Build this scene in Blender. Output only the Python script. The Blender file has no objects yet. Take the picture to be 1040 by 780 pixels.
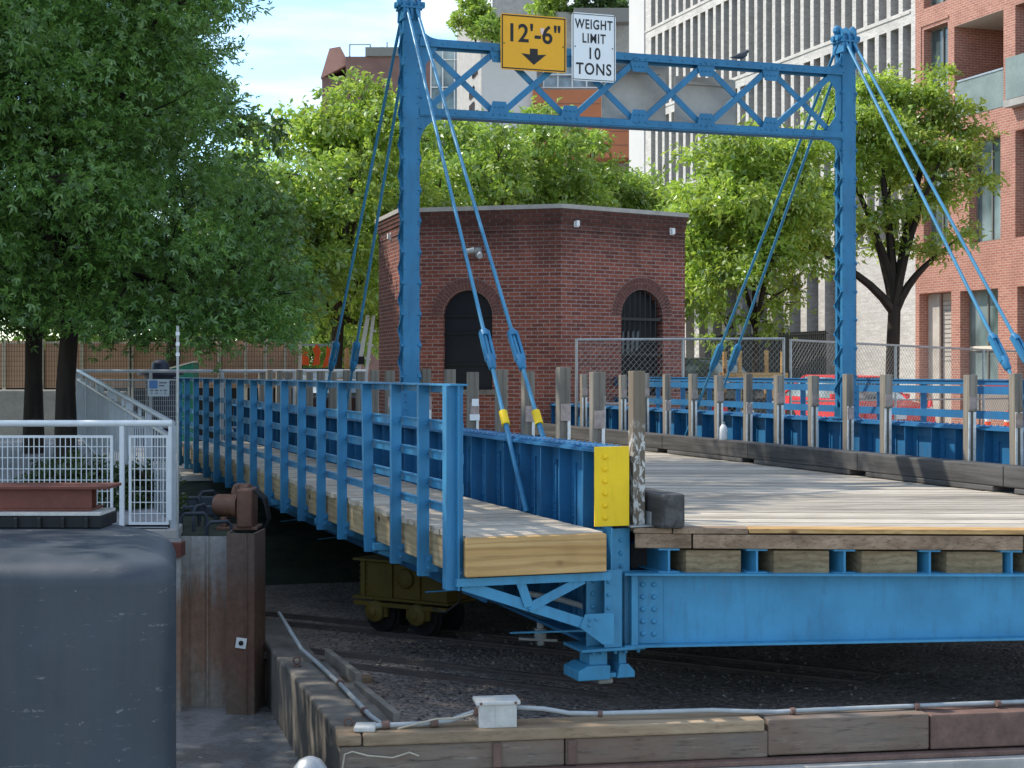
import bpy, math, random
import numpy as np
from mathutils import Vector, Matrix
random.seed(7)
R = math.radians
scene = bpy.context.scene
COL = scene.collection
EYE = 1.13          # camera height above the bridge deck (deck top is z = 0)
F = 1600.0          # focal length in pixels of a 1040 px wide picture
def P(px, py, D):   # world point seen at a picture position at distance D (for measuring)
    return Vector(((px - 520) / F * D, D, EYE + (378 - py) / F * D))
def PX(px, D): return (px - 520) / F * D
def PZ(py, D): return EYE + (378 - py) / F * D
TH = math.atan2(.3235, .9462)          # the bridge is turned by this angle
UX, UY = -math.sin(TH), math.cos(TH)   # along the bridge, away
VX, VY = math.cos(TH), math.sin(TH)    # across the bridge, to the right
O = (-1.09, 16.75)
def B(x, y, z=0.0):                    # bridge coordinates to world
    return Vector((O[0] + x * VX + y * UX, O[1] + x * VY + y * UY, z))

# ---------------------------------------------------------------- mesh builder
class MB:
    def __init__(s): s.v = []; s.f = []; s.m = []; s.cur = 0
    def add(s, vs, fs):
        n = len(s.v); s.v += [tuple(v) for v in vs]
        s.f += [tuple(i + n for i in f) for f in fs]; s.m += [s.cur] * len(fs)
        return s
    def box(s, x0, x1, y0, y1, z0, z1):
        return s.add([(x0,y0,z0),(x1,y0,z0),(x1,y1,z0),(x0,y1,z0),(x0,y0,z1),(x1,y0,z1),(x1,y1,z1),(x0,y1,z1)],
                     [(3,2,1,0),(4,5,6,7),(0,1,5,4),(1,2,6,5),(2,3,7,6),(3,0,4,7)])
    def obox(s, c, ax, ay, az):        # oriented box, half-axis vectors
        c = Vector(c); ax = Vector(ax); ay = Vector(ay); az = Vector(az)
        vs = [c+sx*ax+sy*ay+sz*az for sz in (-1,1) for sx,sy in ((-1,-1),(1,-1),(1,1),(-1,1))]
        return s.add(vs, [(3,2,1,0),(4,5,6,7),(0,1,5,4),(1,2,6,5),(2,3,7,6),(3,0,4,7)])
    def bar(s, p, q, w, h, up=(0,0,1)):
        p = Vector(p); q = Vector(q); d = q - p
        if d.length < 1e-6: return s
        dn = d.normalized(); u = Vector(up); sd = dn.cross(u)
        if sd.length < 1e-4: sd = dn.cross(Vector((1,0,0)))
        sd.normalize(); u = sd.cross(dn).normalized()
        return s.obox((p+q)/2, d/2, sd*w/2, u*h/2)
    def tube(s, pts, r, n=8, caps=True):
        pts = [Vector(p) for p in pts]; k = len(pts)
        rs = r if isinstance(r, (list, tuple)) else [r]*k
        vs = []; fs = []; prev = None
        for i, p in enumerate(pts):
            t = (pts[min(i+1,k-1)] - pts[max(i-1,0)])
            t = t.normalized() if t.length > 1e-9 else Vector((0,0,1))
            if prev is None:
                a = Vector((0,0,1)) if abs(t.z) < .9 else Vector((1,0,0))
                e = t.cross(a).normalized()
            else:
                e = prev - t*prev.dot(t)
                e = e.normalized() if e.length > 1e-6 else t.orthogonal().normalized()
            prev = e; g = t.cross(e)
            for j in range(n):
                an = 2*math.pi*j/n
                vs.append(p + rs[i]*(math.cos(an)*e + math.sin(an)*g))
        for i in range(k-1):
            for j in range(n):
                a = i*n+j; b = i*n+(j+1)%n
                fs.append((a,b,b+n,a+n))
        if caps:
            fs.append(tuple(range(n-1,-1,-1))); fs.append(tuple(range((k-1)*n,k*n)))
        return s.add(vs, fs)
    def lathe(s, prof, c, n=16, axis=(0,0,1)):   # prof: list of (r, h)
        c = Vector(c); ax = Vector(axis).normalized(); e = ax.orthogonal().normalized(); g = ax.cross(e)
        vs = []; fs = []
        for r, h in prof:
            for j in range(n):
                an = 2*math.pi*j/n
                vs.append(c + ax*h + r*(math.cos(an)*e + math.sin(an)*g))
        for i in range(len(prof)-1):
            for j in range(n):
                a = i*n+j; b = i*n+(j+1)%n
                fs.append((a,b,b+n,a+n))
        if prof[0][0] > 1e-4: fs.append(tuple(range(n-1,-1,-1)))
        if prof[-1][0] > 1e-4: fs.append(tuple(range((len(prof)-1)*n, len(prof)*n)))
        return s.add(vs, fs)
    def prism(s, poly, vec):            # polygon (3D, planar) pushed along vec
        n = len(poly); vec = Vector(vec); a = [Vector(p) for p in poly]; b = [p+vec for p in a]
        nrm = Vector((0,0,0))
        for i in range(n):
            nrm += a[i].cross(a[(i+1)%n])
        if nrm.dot(vec) > 0:
            fs = [tuple(range(n-1,-1,-1)), tuple(range(n,2*n))] + [(i,(i+1)%n,(i+1)%n+n,i+n) for i in range(n)]
        else:
            fs = [tuple(range(n)), tuple(range(2*n-1,n-1,-1))] + [((i+1)%n,i,i+n,(i+1)%n+n) for i in range(n)]
        return s.add(a+b, fs)
    def rivet(s, c, nrm, r=.014):
        return s.lathe([(r,0),(r*.9,r*.4),(r*.5,r*.75),(0.0001,r*.85)], c, 7, nrm)
    def quad(s, a, b, c, d): return s.add([a,b,c,d], [(0,1,2,3)])
    def build(s, name, mat, parent=None, smooth=False, bevel=0, seg=2, uv=True, kind=None, label=None):
        me = bpy.data.meshes.new(name)
        me.from_pydata(s.v, [], s.f)
        mats = mat if isinstance(mat, (list, tuple)) else [mat]
        for m in mats: me.materials.append(m)
        if len(mats) > 1: me.polygons.foreach_set('material_index', s.m)
        if uv and len(s.f) < 60000:
            ul = me.uv_layers.new(name='UVMap').data
            vv = me.vertices
            for p in me.polygons:
                n = p.normal
                if abs(n.z) > .75: 
                    for li in p.loop_indices:
                        c = vv[me.loops[li].vertex_index].co; ul[li].uv = (c.x, c.y)
                else:
                    t = Vector((-n.y, n.x, 0)).normalized()
                    for li in p.loop_indices:
                        c = vv[me.loops[li].vertex_index].co; ul[li].uv = (c.x*t.x + c.y*t.y, c.z)
        if smooth:
            me.polygons.foreach_set('use_smooth', [True]*len(me.polygons))
            try: me.set_sharp_from_angle(angle=R(40))
            except Exception: pass
        me.update()
        o = bpy.data.objects.new(name, me); COL.objects.link(o)
        if parent: o.parent = parent
        if bevel:
            b = o.modifiers.new('bevel', 'BEVEL'); b.width = bevel; b.segments = seg; b.limit_method = 'ANGLE'
        if kind: o['kind'] = kind
        if label: o['label'] = label
        return o
def thing(name, label, cat, loc=(0,0,0), rz=0, group=None):
    o = bpy.data.objects.new(name, None); COL.objects.link(o)
    o.empty_display_size = .2
    o.location = loc; o.rotation_euler = (0,0,rz)
    o['label'] = label; o['category'] = cat
    if group: o['group'] = group
    return o
def tag(o, label, cat, group=None):
    o['label'] = label; o['category'] = cat
    if group: o['group'] = group
    return o
def copy_tree(o, parent=None):
    c = o.copy(); COL.objects.link(c); c.parent = parent
    for ch in o.children: copy_tree(ch, c)
    return c

# ---------------------------------------------------------------- materials
def srgb(r, g, b):
    f = lambda c: (c/255/12.92 if c/255 <= .04045 else ((c/255+.055)/1.055)**2.4)
    return (f(r), f(g), f(b), 1)
class N:
    def __init__(s, name):
        s.m = bpy.data.materials.new(name); s.m.use_nodes = True
        s.t = s.m.node_tree; s.n = s.t.nodes; s.l = s.t.links
        s.b = s.n['Principled BSDF']; s.out = s.n['Material Output']
    def node(s, t, **k):
        n = s.n.new(t)
        for a, v in k.items(): setattr(n, a, v)
        return n
    def link(s, a, b): s.l.new(a, b)
    def coord(s, kind='Object', scale=(1,1,1), rot=(0,0,0)):
        tc = s.node('ShaderNodeTexCoord'); mp = s.node('ShaderNodeMapping')
        mp.inputs['Scale'].default_value = scale; mp.inputs['Rotation'].default_value = rot
        s.link(tc.outputs[kind], mp.inputs['Vector']); return mp.outputs['Vector']
    def wpos(s, scale=(1,1,1)):
        g = s.node('ShaderNodeNewGeometry'); mp = s.node('ShaderNodeMapping')
        mp.inputs['Scale'].default_value = scale
        s.link(g.outputs['Position'], mp.inputs['Vector']); return mp.outputs['Vector']
    def noise(s, vec, scale, detail=6, rough=.6, dist=0):
        n = s.node('ShaderNodeTexNoise'); n.inputs['Scale'].default_value = scale
        n.inputs['Detail'].default_value = detail; n.inputs['Roughness'].default_value = rough
        n.inputs['Distortion'].default_value = dist
        s.link(vec, n.inputs['Vector']); return n.outputs['Fac']
    def ramp(s, fac, stops, interp='LINEAR'):
        r = s.node('ShaderNodeValToRGB'); cr = r.color_ramp; cr.interpolation = interp
        while len(cr.elements) < len(stops): cr.elements.new(.5)
        for e, (p, c) in zip(cr.elements, stops):
            e.position = p; e.color = c if len(c) == 4 else (*c, 1)
        s.link(fac, r.inputs['Fac']); return r.outputs['Color']
    def mix(s, fac, a, b, mode='MIX'):
        m = s.node('ShaderNodeMix', data_type='RGBA', blend_type=mode)
        for sock, v in ((m.inputs[0], fac), (m.inputs[6], a), (m.inputs[7], b)):
            if isinstance(v, (int, float)): sock.default_value = v
            elif isinstance(v, tuple): sock.default_value = v if len(v) == 4 else (*v, 1)
            else: s.link(v, sock)
        return m.outputs[2]
    def math(s, op, a, b=0.0):
        m = s.node('ShaderNodeMath', operation=op)
        for sock, v in ((m.inputs[0], a), (m.inputs[1], b)):
            if isinstance(v, (int, float)): sock.default_value = v
            else: s.link(v, sock)
        return m.outputs[0]
    def island(s):
        return s.node('ShaderNodeNewGeometry').outputs['Random Per Island']
    def bump(s, h, strength=.3, dist=.01):
        b = s.node('ShaderNodeBump'); b.inputs['Strength'].default_value = strength; b.inputs['Distance'].default_value = dist
        s.link(h, b.inputs['Height']); s.link(b.outputs['Normal'], s.b.inputs['Normal'])
    def fin(s, col, rough=.6, metal=0.0, spec=.5):
        if isinstance(col, tuple): s.b.inputs['Base Color'].default_value = col if len(col) == 4 else (*col, 1)
        else: s.link(col, s.b.inputs['Base Color'])
        if isinstance(rough, (int, float)): s.b.inputs['Roughness'].default_value = rough
        else: s.link(rough, s.b.inputs['Roughness'])
        s.b.inputs['Metallic'].default_value = metal
        s.b.inputs['Specular IOR Level'].default_value = spec
        return s.m
def W(s): return (s, s, s, 1)
def sc(c, k): return (min(c[0]*k,1), min(c[1]*k,1), min(c[2]*k,1), 1)

def paint(name, col, rough=.45, var=.35, dirt=(.06,.05,.045), damt=.35, spec=.4, bumps=.12):
    m = N(name); v = m.wpos()
    n1 = m.noise(v, 2.2, 5); n2 = m.noise(m.wpos((9,9,1.6)), 1.7, 6, .65); n3 = m.noise(v, 45, 4)
    c = m.mix(m.ramp(n1, [(.3, W(0)), (.7, W(1))]), sc(col, 1-var*.5), sc(col, 1+var*.5))
    c = m.mix(m.math('MULTIPLY', m.ramp(n2, [(.52, W(0)), (.78, W(1))]), damt), c, (*dirt, 1))
    n4 = m.noise(m.wpos((14,14,1.1)), 1.3, 6, .7); c = m.mix(m.math('MULTIPLY', m.ramp(n4, [(.60, W(0)), (.74, W(1))]), .38*min(1,damt*2)), c, (.13,.055,.025,1))
    sp = m.math('MULTIPLY', m.ramp(n3, [(.68, W(0)), (.76, W(1))]), .5*damt)
    c = m.mix(sp, c, (*dirt, 1))
    m.bump(m.noise(v, 60, 3), bumps, .006)
    return m.fin(c, m.ramp(n2, [(.3, W(rough-.08)), (.8, W(min(rough+.3,1)))]), 0, spec)
def wood(name, c1, c2, axis=0, grain=1.0, rough=.8, var=.35, dark=(.03,.025,.02), damt=.5, knots=False, sp='Object', rings=0):
    m = N(name)
    s1 = [14*grain]*3; s1[axis] = .6*grain
    v = m.coord(sp, tuple(s1)) if sp != 'World' else m.wpos(tuple(s1))
    isl = m.island()
    add = m.node('ShaderNodeVectorMath', operation='ADD')
    cmb = m.node('ShaderNodeCombineXYZ'); k = m.math('MULTIPLY', isl, 37.0)
    for i in range(3): m.link(k, cmb.inputs[i])
    m.link(v, add.inputs[0]); m.link(cmb.outputs[0], add.inputs[1]); v = add.outputs[0]
    g = m.noise(v, 1.0, 8, .7, .6)
    g2 = m.noise(v, 4.5, 6, .7, .3)
    c = m.mix(m.ramp(g, [(.38, W(0)), (.62, W(1))]), (*c1[:3],1), (*c2[:3],1))
    if rings:
        s2=[5.0]*3; s2[axis]=.55
        wv=m.node('ShaderNodeTexWave',wave_type='BANDS',bands_direction='Z'); wv.inputs['Scale'].default_value=1.15; wv.inputs['Distortion'].default_value=14; wv.inputs['Detail'].default_value=4; wv.inputs['Detail Scale'].default_value=.55; wv.inputs['Detail Roughness'].default_value=.6
        ad=m.node('ShaderNodeVectorMath',operation='ADD'); m.link(m.coord(sp,tuple(s2)),ad.inputs[0]); m.link(cmb.outputs[0],ad.inputs[1]); m.link(ad.outputs[0],wv.inputs['Vector'])
        c = m.mix(m.math('MULTIPLY', m.ramp(wv.outputs['Fac'], [(.45, W(0)), (.95, W(1))]), rings), c, (*sc(c2,.62)[:3],1))
        vo=m.node('ShaderNodeTexVoronoi'); vo.inputs['Scale'].default_value=1.0; s3=[3.4]*3; s3[axis]=2.6
        ad2=m.node('ShaderNodeVectorMath',operation='ADD'); m.link(m.coord(sp,tuple(s3)),ad2.inputs[0]); m.link(cmb.outputs[0],ad2.inputs[1]); m.link(ad2.outputs[0],vo.inputs['Vector'])
        c = m.mix(m.ramp(vo.outputs['Distance'],[(.07,W(1)),(.15,W(0))]), c, (*dark,1))
    c = m.mix(m.math('MULTIPLY', m.ramp(g2, [(.52, W(0)), (.68, W(1))]), damt), c, (*dark, 1))
    big = m.noise(m.wpos(), 1.3, 5, .6)
    c = m.mix(m.math('MULTIPLY', m.ramp(big, [(.5, W(0)), (.75, W(1))]), .35), c, (*dark, 1))
    hv = m.ramp(isl, [(0, W(1-var)), (1, W(1+var*.4))])
    c = m.mix(1.0, c, hv, 'MULTIPLY')
    m.bump(g2, .35, .006)
    return m.fin(c, rough, 0, .25)
def brick(name, c1, c2, mortar, bw=.215, bh=.0686, ms=.009, soot=0, zt=0, rough=.85, bias=0.0, bstr=.5):
    m = N(name); tc = m.node('ShaderNodeTexCoord')
    b = m.node('ShaderNodeTexBrick'); m.link(tc.outputs['UV'], b.inputs['Vector'])
    b.inputs['Scale'].default_value = 1; b.inputs['Brick Width'].default_value = bw; b.inputs['Row Height'].default_value = bh
    b.inputs['Mortar Size'].default_value = ms; b.inputs['Mortar Smooth'].default_value = .3; b.inputs['Bias'].default_value = bias
    b.inputs['Color1'].default_value = c1; b.inputs['Color2'].default_value = c2; b.inputs['Mortar'].default_value = mortar
    v = m.wpos()
    n1 = m.noise(v, 1.1, 6, .65); n2 = m.noise(v, 22, 4)
    c = m.mix(.55, b.outputs['Color'], m.ramp(n2, [(.3, W(.55)), (.7, W(1.3))]), 'MULTIPLY')
    c = m.mix(m.math('MULTIPLY', m.ramp(n1, [(.45, W(0)), (.75, W(1))]), .4), c, sc(c1, .45))
    if soot:
        sep = m.node('ShaderNodeSeparateXYZ'); m.link(v, sep.inputs[0])
        h = m.math('ADD', m.math('SUBTRACT', sep.outputs[2], zt), m.math('MULTIPLY', m.math('SUBTRACT', n1, .5), 1.6))
        mr = m.node('ShaderNodeMapRange'); m.link(h, mr.inputs[0]); mr.inputs[1].default_value = -.25; mr.inputs[2].default_value = .55
        c = m.mix(m.math('MULTIPLY', mr.outputs[0], soot), c, (.025,.018,.016,1))
    bm = m.mix(.15, m.math('SUBTRACT', 1.0, b.outputs['Fac']), n2)
    m.bump(bm, bstr, .008)
    return m.fin(c, rough, 0, .2)
def plain(name, col, rough=.6, var=.25, scale=6, metal=0.0, spec=.4, bumps=0.1):
    m = N(name); v = m.wpos()
    n = m.noise(v, scale, 6, .65); n2 = m.noise(v, scale*7, 4)
    c = m.mix(m.ramp(n, [(.25, W(0)), (.75, W(1))]), sc(col, 1-var), sc(col, 1+var))
    c = m.mix(.35*var, c, m.ramp(n2, [(.35, W(.4)), (.65, W(1.4))]), 'MULTIPLY')
    if bumps: m.bump(n2, bumps, .005)
    return m.fin(c, rough, metal, spec)
def rusty(name, top, mid, low, z0, z1):   # steel whose stain changes with height
    m = N(name); v = m.wpos(); sep = m.node('ShaderNodeSeparateXYZ'); m.link(v, sep.inputs[0])
    n = m.noise(m.wpos((7,7,.9)), 1.5, 7, .65); n2 = m.noise(v, 18, 5)
    mr = m.node('ShaderNodeMapRange'); m.link(sep.outputs[2], mr.inputs[0]); mr.inputs[1].default_value = z0; mr.inputs[2].default_value = z1
    h = m.math('ADD', mr.outputs[0], m.math('MULTIPLY', m.math('SUBTRACT', n, .5), .9))
    c = m.ramp(h, [(.05, low), (.35, mid), (.62, sc(mid, .75)), (.85, top)])
    c = m.mix(.5, c, m.ramp(n2, [(.3, W(.6)), (.7, W(1.35))]), 'MULTIPLY')
    m.bump(n2, .3, .006)
    return m.fin(c, .75, 0, .3)
def leafm(name, c1, c2, trans=.35, gloss=.06, tcol=None):
    m = N(name); isl = m.island(); v = m.wpos()
    n = m.noise(v, 1.2, 4)
    c = m.mix(isl, c1, c2)
    c = m.mix(.75, c, m.ramp(n, [(.34, W(.45)), (.66, W(1.55))]), 'MULTIPLY')
    d = m.node('ShaderNodeBsdfDiffuse'); t = m.node('ShaderNodeBsdfTranslucent'); g = m.node('ShaderNodeBsdfGlossy')
    g.inputs['Roughness'].default_value = .38; g.inputs['Color'].default_value = (.9,.95,1,1)
    m.link(c, d.inputs['Color'])
    if tcol: m.link(m.mix(1.0, c, tcol, 'MULTIPLY'), t.inputs['Color'])
    else: m.link(c, t.inputs['Color'])
    a = m.node('ShaderNodeMixShader'); a.inputs[0].default_value = trans
    m.link(d.outputs[0], a.inputs[1]); m.link(t.outputs[0], a.inputs[2])
    b = m.node('ShaderNodeMixShader'); b.inputs[0].default_value = gloss
    m.link(a.outputs[0], b.inputs[1]); m.link(g.outputs[0], b.inputs[2])
    m.link(b.outputs[0], m.out.inputs['Surface'])
    return m.m
def glass(name, col, rough=.05, spec=.9, refl=(.5,.6,.65)):
    m = N(name)
    n = m.noise(m.wpos((.5,.5,.35)), 1.0, 3)
    c = m.mix(m.ramp(n, [(.4, W(0)), (.62, W(1))]), sc(col,.6), (*refl,1))
    return m.fin(c, rough, 0, spec)

BLUE = (.056,.27,.455,1)
M = dict(
 blue=paint('blue_paint', BLUE, .42),
 blue_d=paint('blue_paint_deep', (.019,.14,.30,1), .5),  # same bridge paint, darkened to carry the shade on girders and far railing
 blue_p=paint('blue_paint_portal', (.025,.176,.335,1), .42, .3, damt=.3),
 yellow=paint('yellow_paint', (.90,.60,.01,1), .45, .12, damt=.15),
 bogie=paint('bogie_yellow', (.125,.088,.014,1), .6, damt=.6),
 lumber=wood('new_lumber', (.66,.43,.19), (.52,.30,.11), 0, .6, damt=.18, var=.1, dark=(.16,.07,.03), rings=.5),
 block=wood('dull_block_timber', (.40,.31,.18), (.28,.20,.11), 0, .7, damt=.4, var=.3, rings=.4),
 lumber_y=wood('new_lumber_long', (.56,.42,.24), (.42,.30,.16), 1, .8, damt=.35, var=.3, rings=.4),
 deck=wood('grey_deck_boards', (.53,.475,.395), (.36,.315,.25), 0, 1.0, damt=.30, var=.35, dark=(.12,.10,.085)),
 walk=wood('walkway_boards', (.62,.54,.43), (.46,.39,.305), 0, 1.0, damt=.25, var=.25, dark=(.15,.12,.1)),
 header=wood('weathered_header', (.42,.29,.19), (.23,.15,.095), 0, .9, damt=.6, var=.3),
 kerb=wood('dark_kerb_timber', (.13,.125,.12), (.06,.057,.055), 1, .7, damt=.5, var=.25),
 post=wood('post_timber', (.34,.30,.245), (.19,.165,.135), 2, .9, damt=.45, var=.3),
 reflector=plain('reflector_sheet', (.80,.80,.74,1), .4, .3, 20),
 reflector2=plain('worn_reflector', (.36,.28,.25,1), .5, .4, 20),
 sticker=plain('white_sticker', (.8,.8,.78,1), .5, .05, 10),
 galv=plain('galvanised_steel', (.34,.355,.36,1), .4, .2, 9, .5),
 white=plain('white_railing_paint', (.72,.74,.74,1), .4, .08, 8),
 greyrail=plain('grey_railing_paint', (.40,.43,.46,1), .45, .15, 8, .2),
 wall=None,
 black=plain('black_rubber', (.012,.013,.015,1), .6, .3, 8),
 rust=plain('rusty_steel', (.16,.095,.075,1), .75, .4, 7),
 rustbeam=plain('red_primer_steel', (.15,.045,.03,1), .6, .3, 5),
 concrete=plain('concrete', (.36,.34,.31,1), .85, .25, 3, bumps=.3),
 conc_d=plain('stained_concrete', (.21,.185,.155,1), .9, .45, 2.5, bumps=.5),
 conduit=plain('conduit_grey', (.36,.385,.39,1), .45, .2, 9),
 boxgrey=plain('junction_box_grey', (.56,.55,.51,1), .5, .2, 12),
 cable=plain('pale_cable', (.50,.44,.33,1), .6, .2, 12),
 asphalt=plain('asphalt', (.10,.10,.10,1), .9, .3, 1.5),
 paving=plain('plaza_paving', (.30,.30,.31,1), .85, .2, 2),
 road=plain('pale_road', (.34,.32,.29,1), .9, .25, 1.2),
 ink=plain('sign_black', (.012,.012,.012,1), .5, .05, 5),
 signy=plain('sign_amber', (.88,.42,.008,1), .4, .05, 3, bumps=0),
 signw=plain('sign_white', (.84,.86,.85,1), .4, .04, 3, bumps=0),
 alu=plain('bare_aluminium', (.50,.455,.40,1), .55, .2, 2.5, 0),
 glass=glass('window_glass', (.05,.065,.07,1)),
 darkglass=glass('dark_glass', (.012,.016,.02,1), refl=(.11,.12,.13)),
 red=plain('red_car_paint', (.80,.035,.045,1), .25, .08, 3, spec=.6, bumps=0),
 carblack=plain('black_car_paint', (.012,.014,.018,1), .25, .1, 3, spec=.6, bumps=0),
 tyre=plain('tyre_rubber', (.02,.02,.02,1), .85, .2, 9),
 chrome=plain('wheel_silver', (.45,.46,.47,1), .3, .1, 9, .7),
 lamp=plain('lamp_lens', (.75,.75,.75,1), .15, .05, 9, spec=.8),
 orange=plain('safety_orange', (.95,.11,.015,1), .5, .1, 9),
 tan=plain('tan_hoarding', (.66,.42,.29,1), .75, .15, 1.2),
 cream=plain('cream_post', (.70,.64,.52,1), .6, .1, 6),
 green=plain('green_box_paint', (.02,.20,.12,1), .5, .2, 6),
 shutter=plain('black_shutter', (.006,.007,.012,1), .5, .2, 6), navy=plain('navy_bin_paint', (.012,.018,.04,1), .5, .2, 6),
 bark=wood('dark_bark', (.055,.042,.034), (.024,.019,.016), 2, .5, damt=.6, rough=.95),
 bark2=wood('brown_bark', (.09,.065,.048), (.04,.03,.022), 2, .5, damt=.6, rough=.95),
 housebrick=brick('house_brick', (.30,.092,.060,1), (.16,.052,.039,1), (.33,.25,.225,1), soot=.6, zt=4.07-.85),
 redbrick=brick('facade_red_brick', (.455,.20,.142,1), (.365,.15,.108,1), (.52,.385,.315,1), ms=.008, bstr=.2),
 greybrick=brick('pale_grey_brick', (.64,.60,.55,1), (.50,.465,.43,1), (.56,.53,.49,1), bw=.30, bh=.06, ms=.007, bstr=.2),
 jambbrick=brick('grey_jamb_brick', (.46,.44,.42,1), (.34,.325,.31,1), (.50,.48,.45,1), bw=.30, bh=.06, ms=.007, bstr=.2),  # same grey brick, darkened for the shade inside the window reveals
)
# ---------------------------------------------------------------- extra materials
def m_gravel():
    m = N('dark_gravel'); v = m.wpos()
    vo = m.node('ShaderNodeTexVoronoi'); vo.inputs['Scale'].default_value = 26; m.link(v, vo.inputs['Vector'])
    n = m.noise(v, 1.2, 6, .65); n2 = m.noise(v, 60, 4)
    c = m.mix(m.ramp(n, [(.3, W(0)), (.7, W(1))]), (.20,.168,.15,1), (.38,.325,.29,1))
    c = m.mix(.6, c, m.ramp(vo.outputs['Color'], [(.1, W(.45)), (.9, W(1.6))]), 'MULTIPLY')
    m.bump(m.math('ADD', m.math('MULTIPLY', vo.outputs['Distance'], -1.5), n2), .9, .03)
    return m.fin(c, .95, 0, .15)
def m_water():
    m = N('canal_water'); v = m.wpos((1,.55,1))
    n1 = m.noise(v, 7.0, 2, .5, .8); n2 = m.noise(v, 15, 2, .5, .5)
    m.bump(m.math('ADD', n1, m.math('MULTIPLY', n2, .35)), .28, .05)
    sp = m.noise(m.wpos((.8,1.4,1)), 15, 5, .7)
    c = m.mix(m.ramp(sp, [(.65, W(0)), (.70, W(1))]), (.17,.172,.172,1), (.85,.85,.83,1))  # white specks paint sky glints on the ripples into the colour
    c = m.mix(m.ramp(m.noise(m.wpos((1,.5,1)), 1.6, 4), [(.46, W(0)), (.56, W(1))]), (.26,.265,.27,1), c)  # grey patches stand in for reflected sky, mixed into the colour
    m.b.inputs['IOR'].default_value = 1.33
    return m.fin(c, .06, 0, .8)
def m_pier():
    m = N('scuffed_dark_paint'); v = m.wpos()
    n1 = m.noise(v, 1.6, 6, .6); n2 = m.noise(m.wpos((2.2,2.2,7)), 3.2, 7, .7); n3 = m.noise(v, 70, 3)
    c = m.mix(m.ramp(n1, [(.3, W(0)), (.7, W(1))]), (.028,.037,.048,1), (.052,.063,.078,1))
    sepz = m.node('ShaderNodeSeparateXYZ'); m.link(v, sepz.inputs[0])
    scuff = m.math('MULTIPLY', m.ramp(n2, [(.63, W(0)), (.70, W(1))]), m.ramp(n3, [(.5, W(0)), (.6, W(1))]))
    n4 = m.noise(m.wpos((1.2,1.2,9)), 2.3, 8, .72); n5 = m.noise(m.wpos((6,6,.5)), 1.4, 6, .6)
    scr = m.math('MULTIPLY', m.ramp(n4, [(.60, W(0)), (.635, W(1))]), m.ramp(m.noise(v,30,4), [(.45, W(0)), (.56, W(1))]))
    c = m.mix(m.math('MULTIPLY', scr, .5), c, (.26,.25,.24,1))
    c = m.mix(m.math('MULTIPLY', m.ramp(n5, [(.48, W(0)), (.7, W(1))]), .18), c, (.085,.085,.085,1))
    c = m.mix(m.math('MULTIPLY', scuff, .65), c, (.34,.32,.30,1))
    m.bump(n3, .15, .004)
    return m.fin(c, m.ramp(n1, [(.3, W(.42)), (.7, W(.6))]), 0, .45)
def m_wallwood():
    m = N('stained_wall_timber'); v = m.wpos((.8,6,11)); vv = m.wpos()
    n = m.noise(v, 1.0, 8, .7, .5); b = m.noise(vv, 1.5, 5)
    c = m.mix(m.ramp(n, [(.3, W(0)), (.7, W(1))]), (.27,.20,.15,1), (.16,.14,.12,1))
    c = m.mix(m.ramp(b, [(.45, W(0)), (.66, W(1))]), c, (.19,.125,.09,1))
    n2 = m.noise(v, 3.5, 6, .7); c = m.mix(m.math('MULTIPLY', m.ramp(n2, [(.54, W(0)), (.7, W(1))]), .75), c, (.05,.042,.036,1))
    n3 = m.noise(v, 2.2, 5, .7); c = m.mix(m.math('MULTIPLY', m.ramp(n3, [(.6, W(0)), (.7, W(1))]), .5), c, (.40,.35,.29,1))
    m.bump(n2, .5, .012); return m.fin(c, .85, 0, .25)
M['gravel'] = m_gravel(); M['water'] = m_water(); M['pier'] = m_pier(); M['wallwood'] = m_wallwood()
M['bank'] = plain('dark_bank_soil', (.035,.045,.028,1), .95, .5, 4, bumps=.8)
M['pile'] = rusty('sheet_pile_steel', (.34,.33,.31,1), (.36,.215,.145,1), (.40,.35,.29,1), -1.9, -.3)
M['pile2'] = rusty('brown_pile_steel', (.13,.09,.072,1), (.18,.095,.066,1), (.18,.135,.10,1), -1.9, -.3)
M['capwood'] = wood('cap_timber', (.42,.31,.20), (.30,.21,.13), 0, .7, damt=.4, var=.3, sp='World')
M['wallconc'] = plain('wet_wall_concrete', (.15,.135,.115,1), .85, .5, 2.2, bumps=.8)

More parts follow.
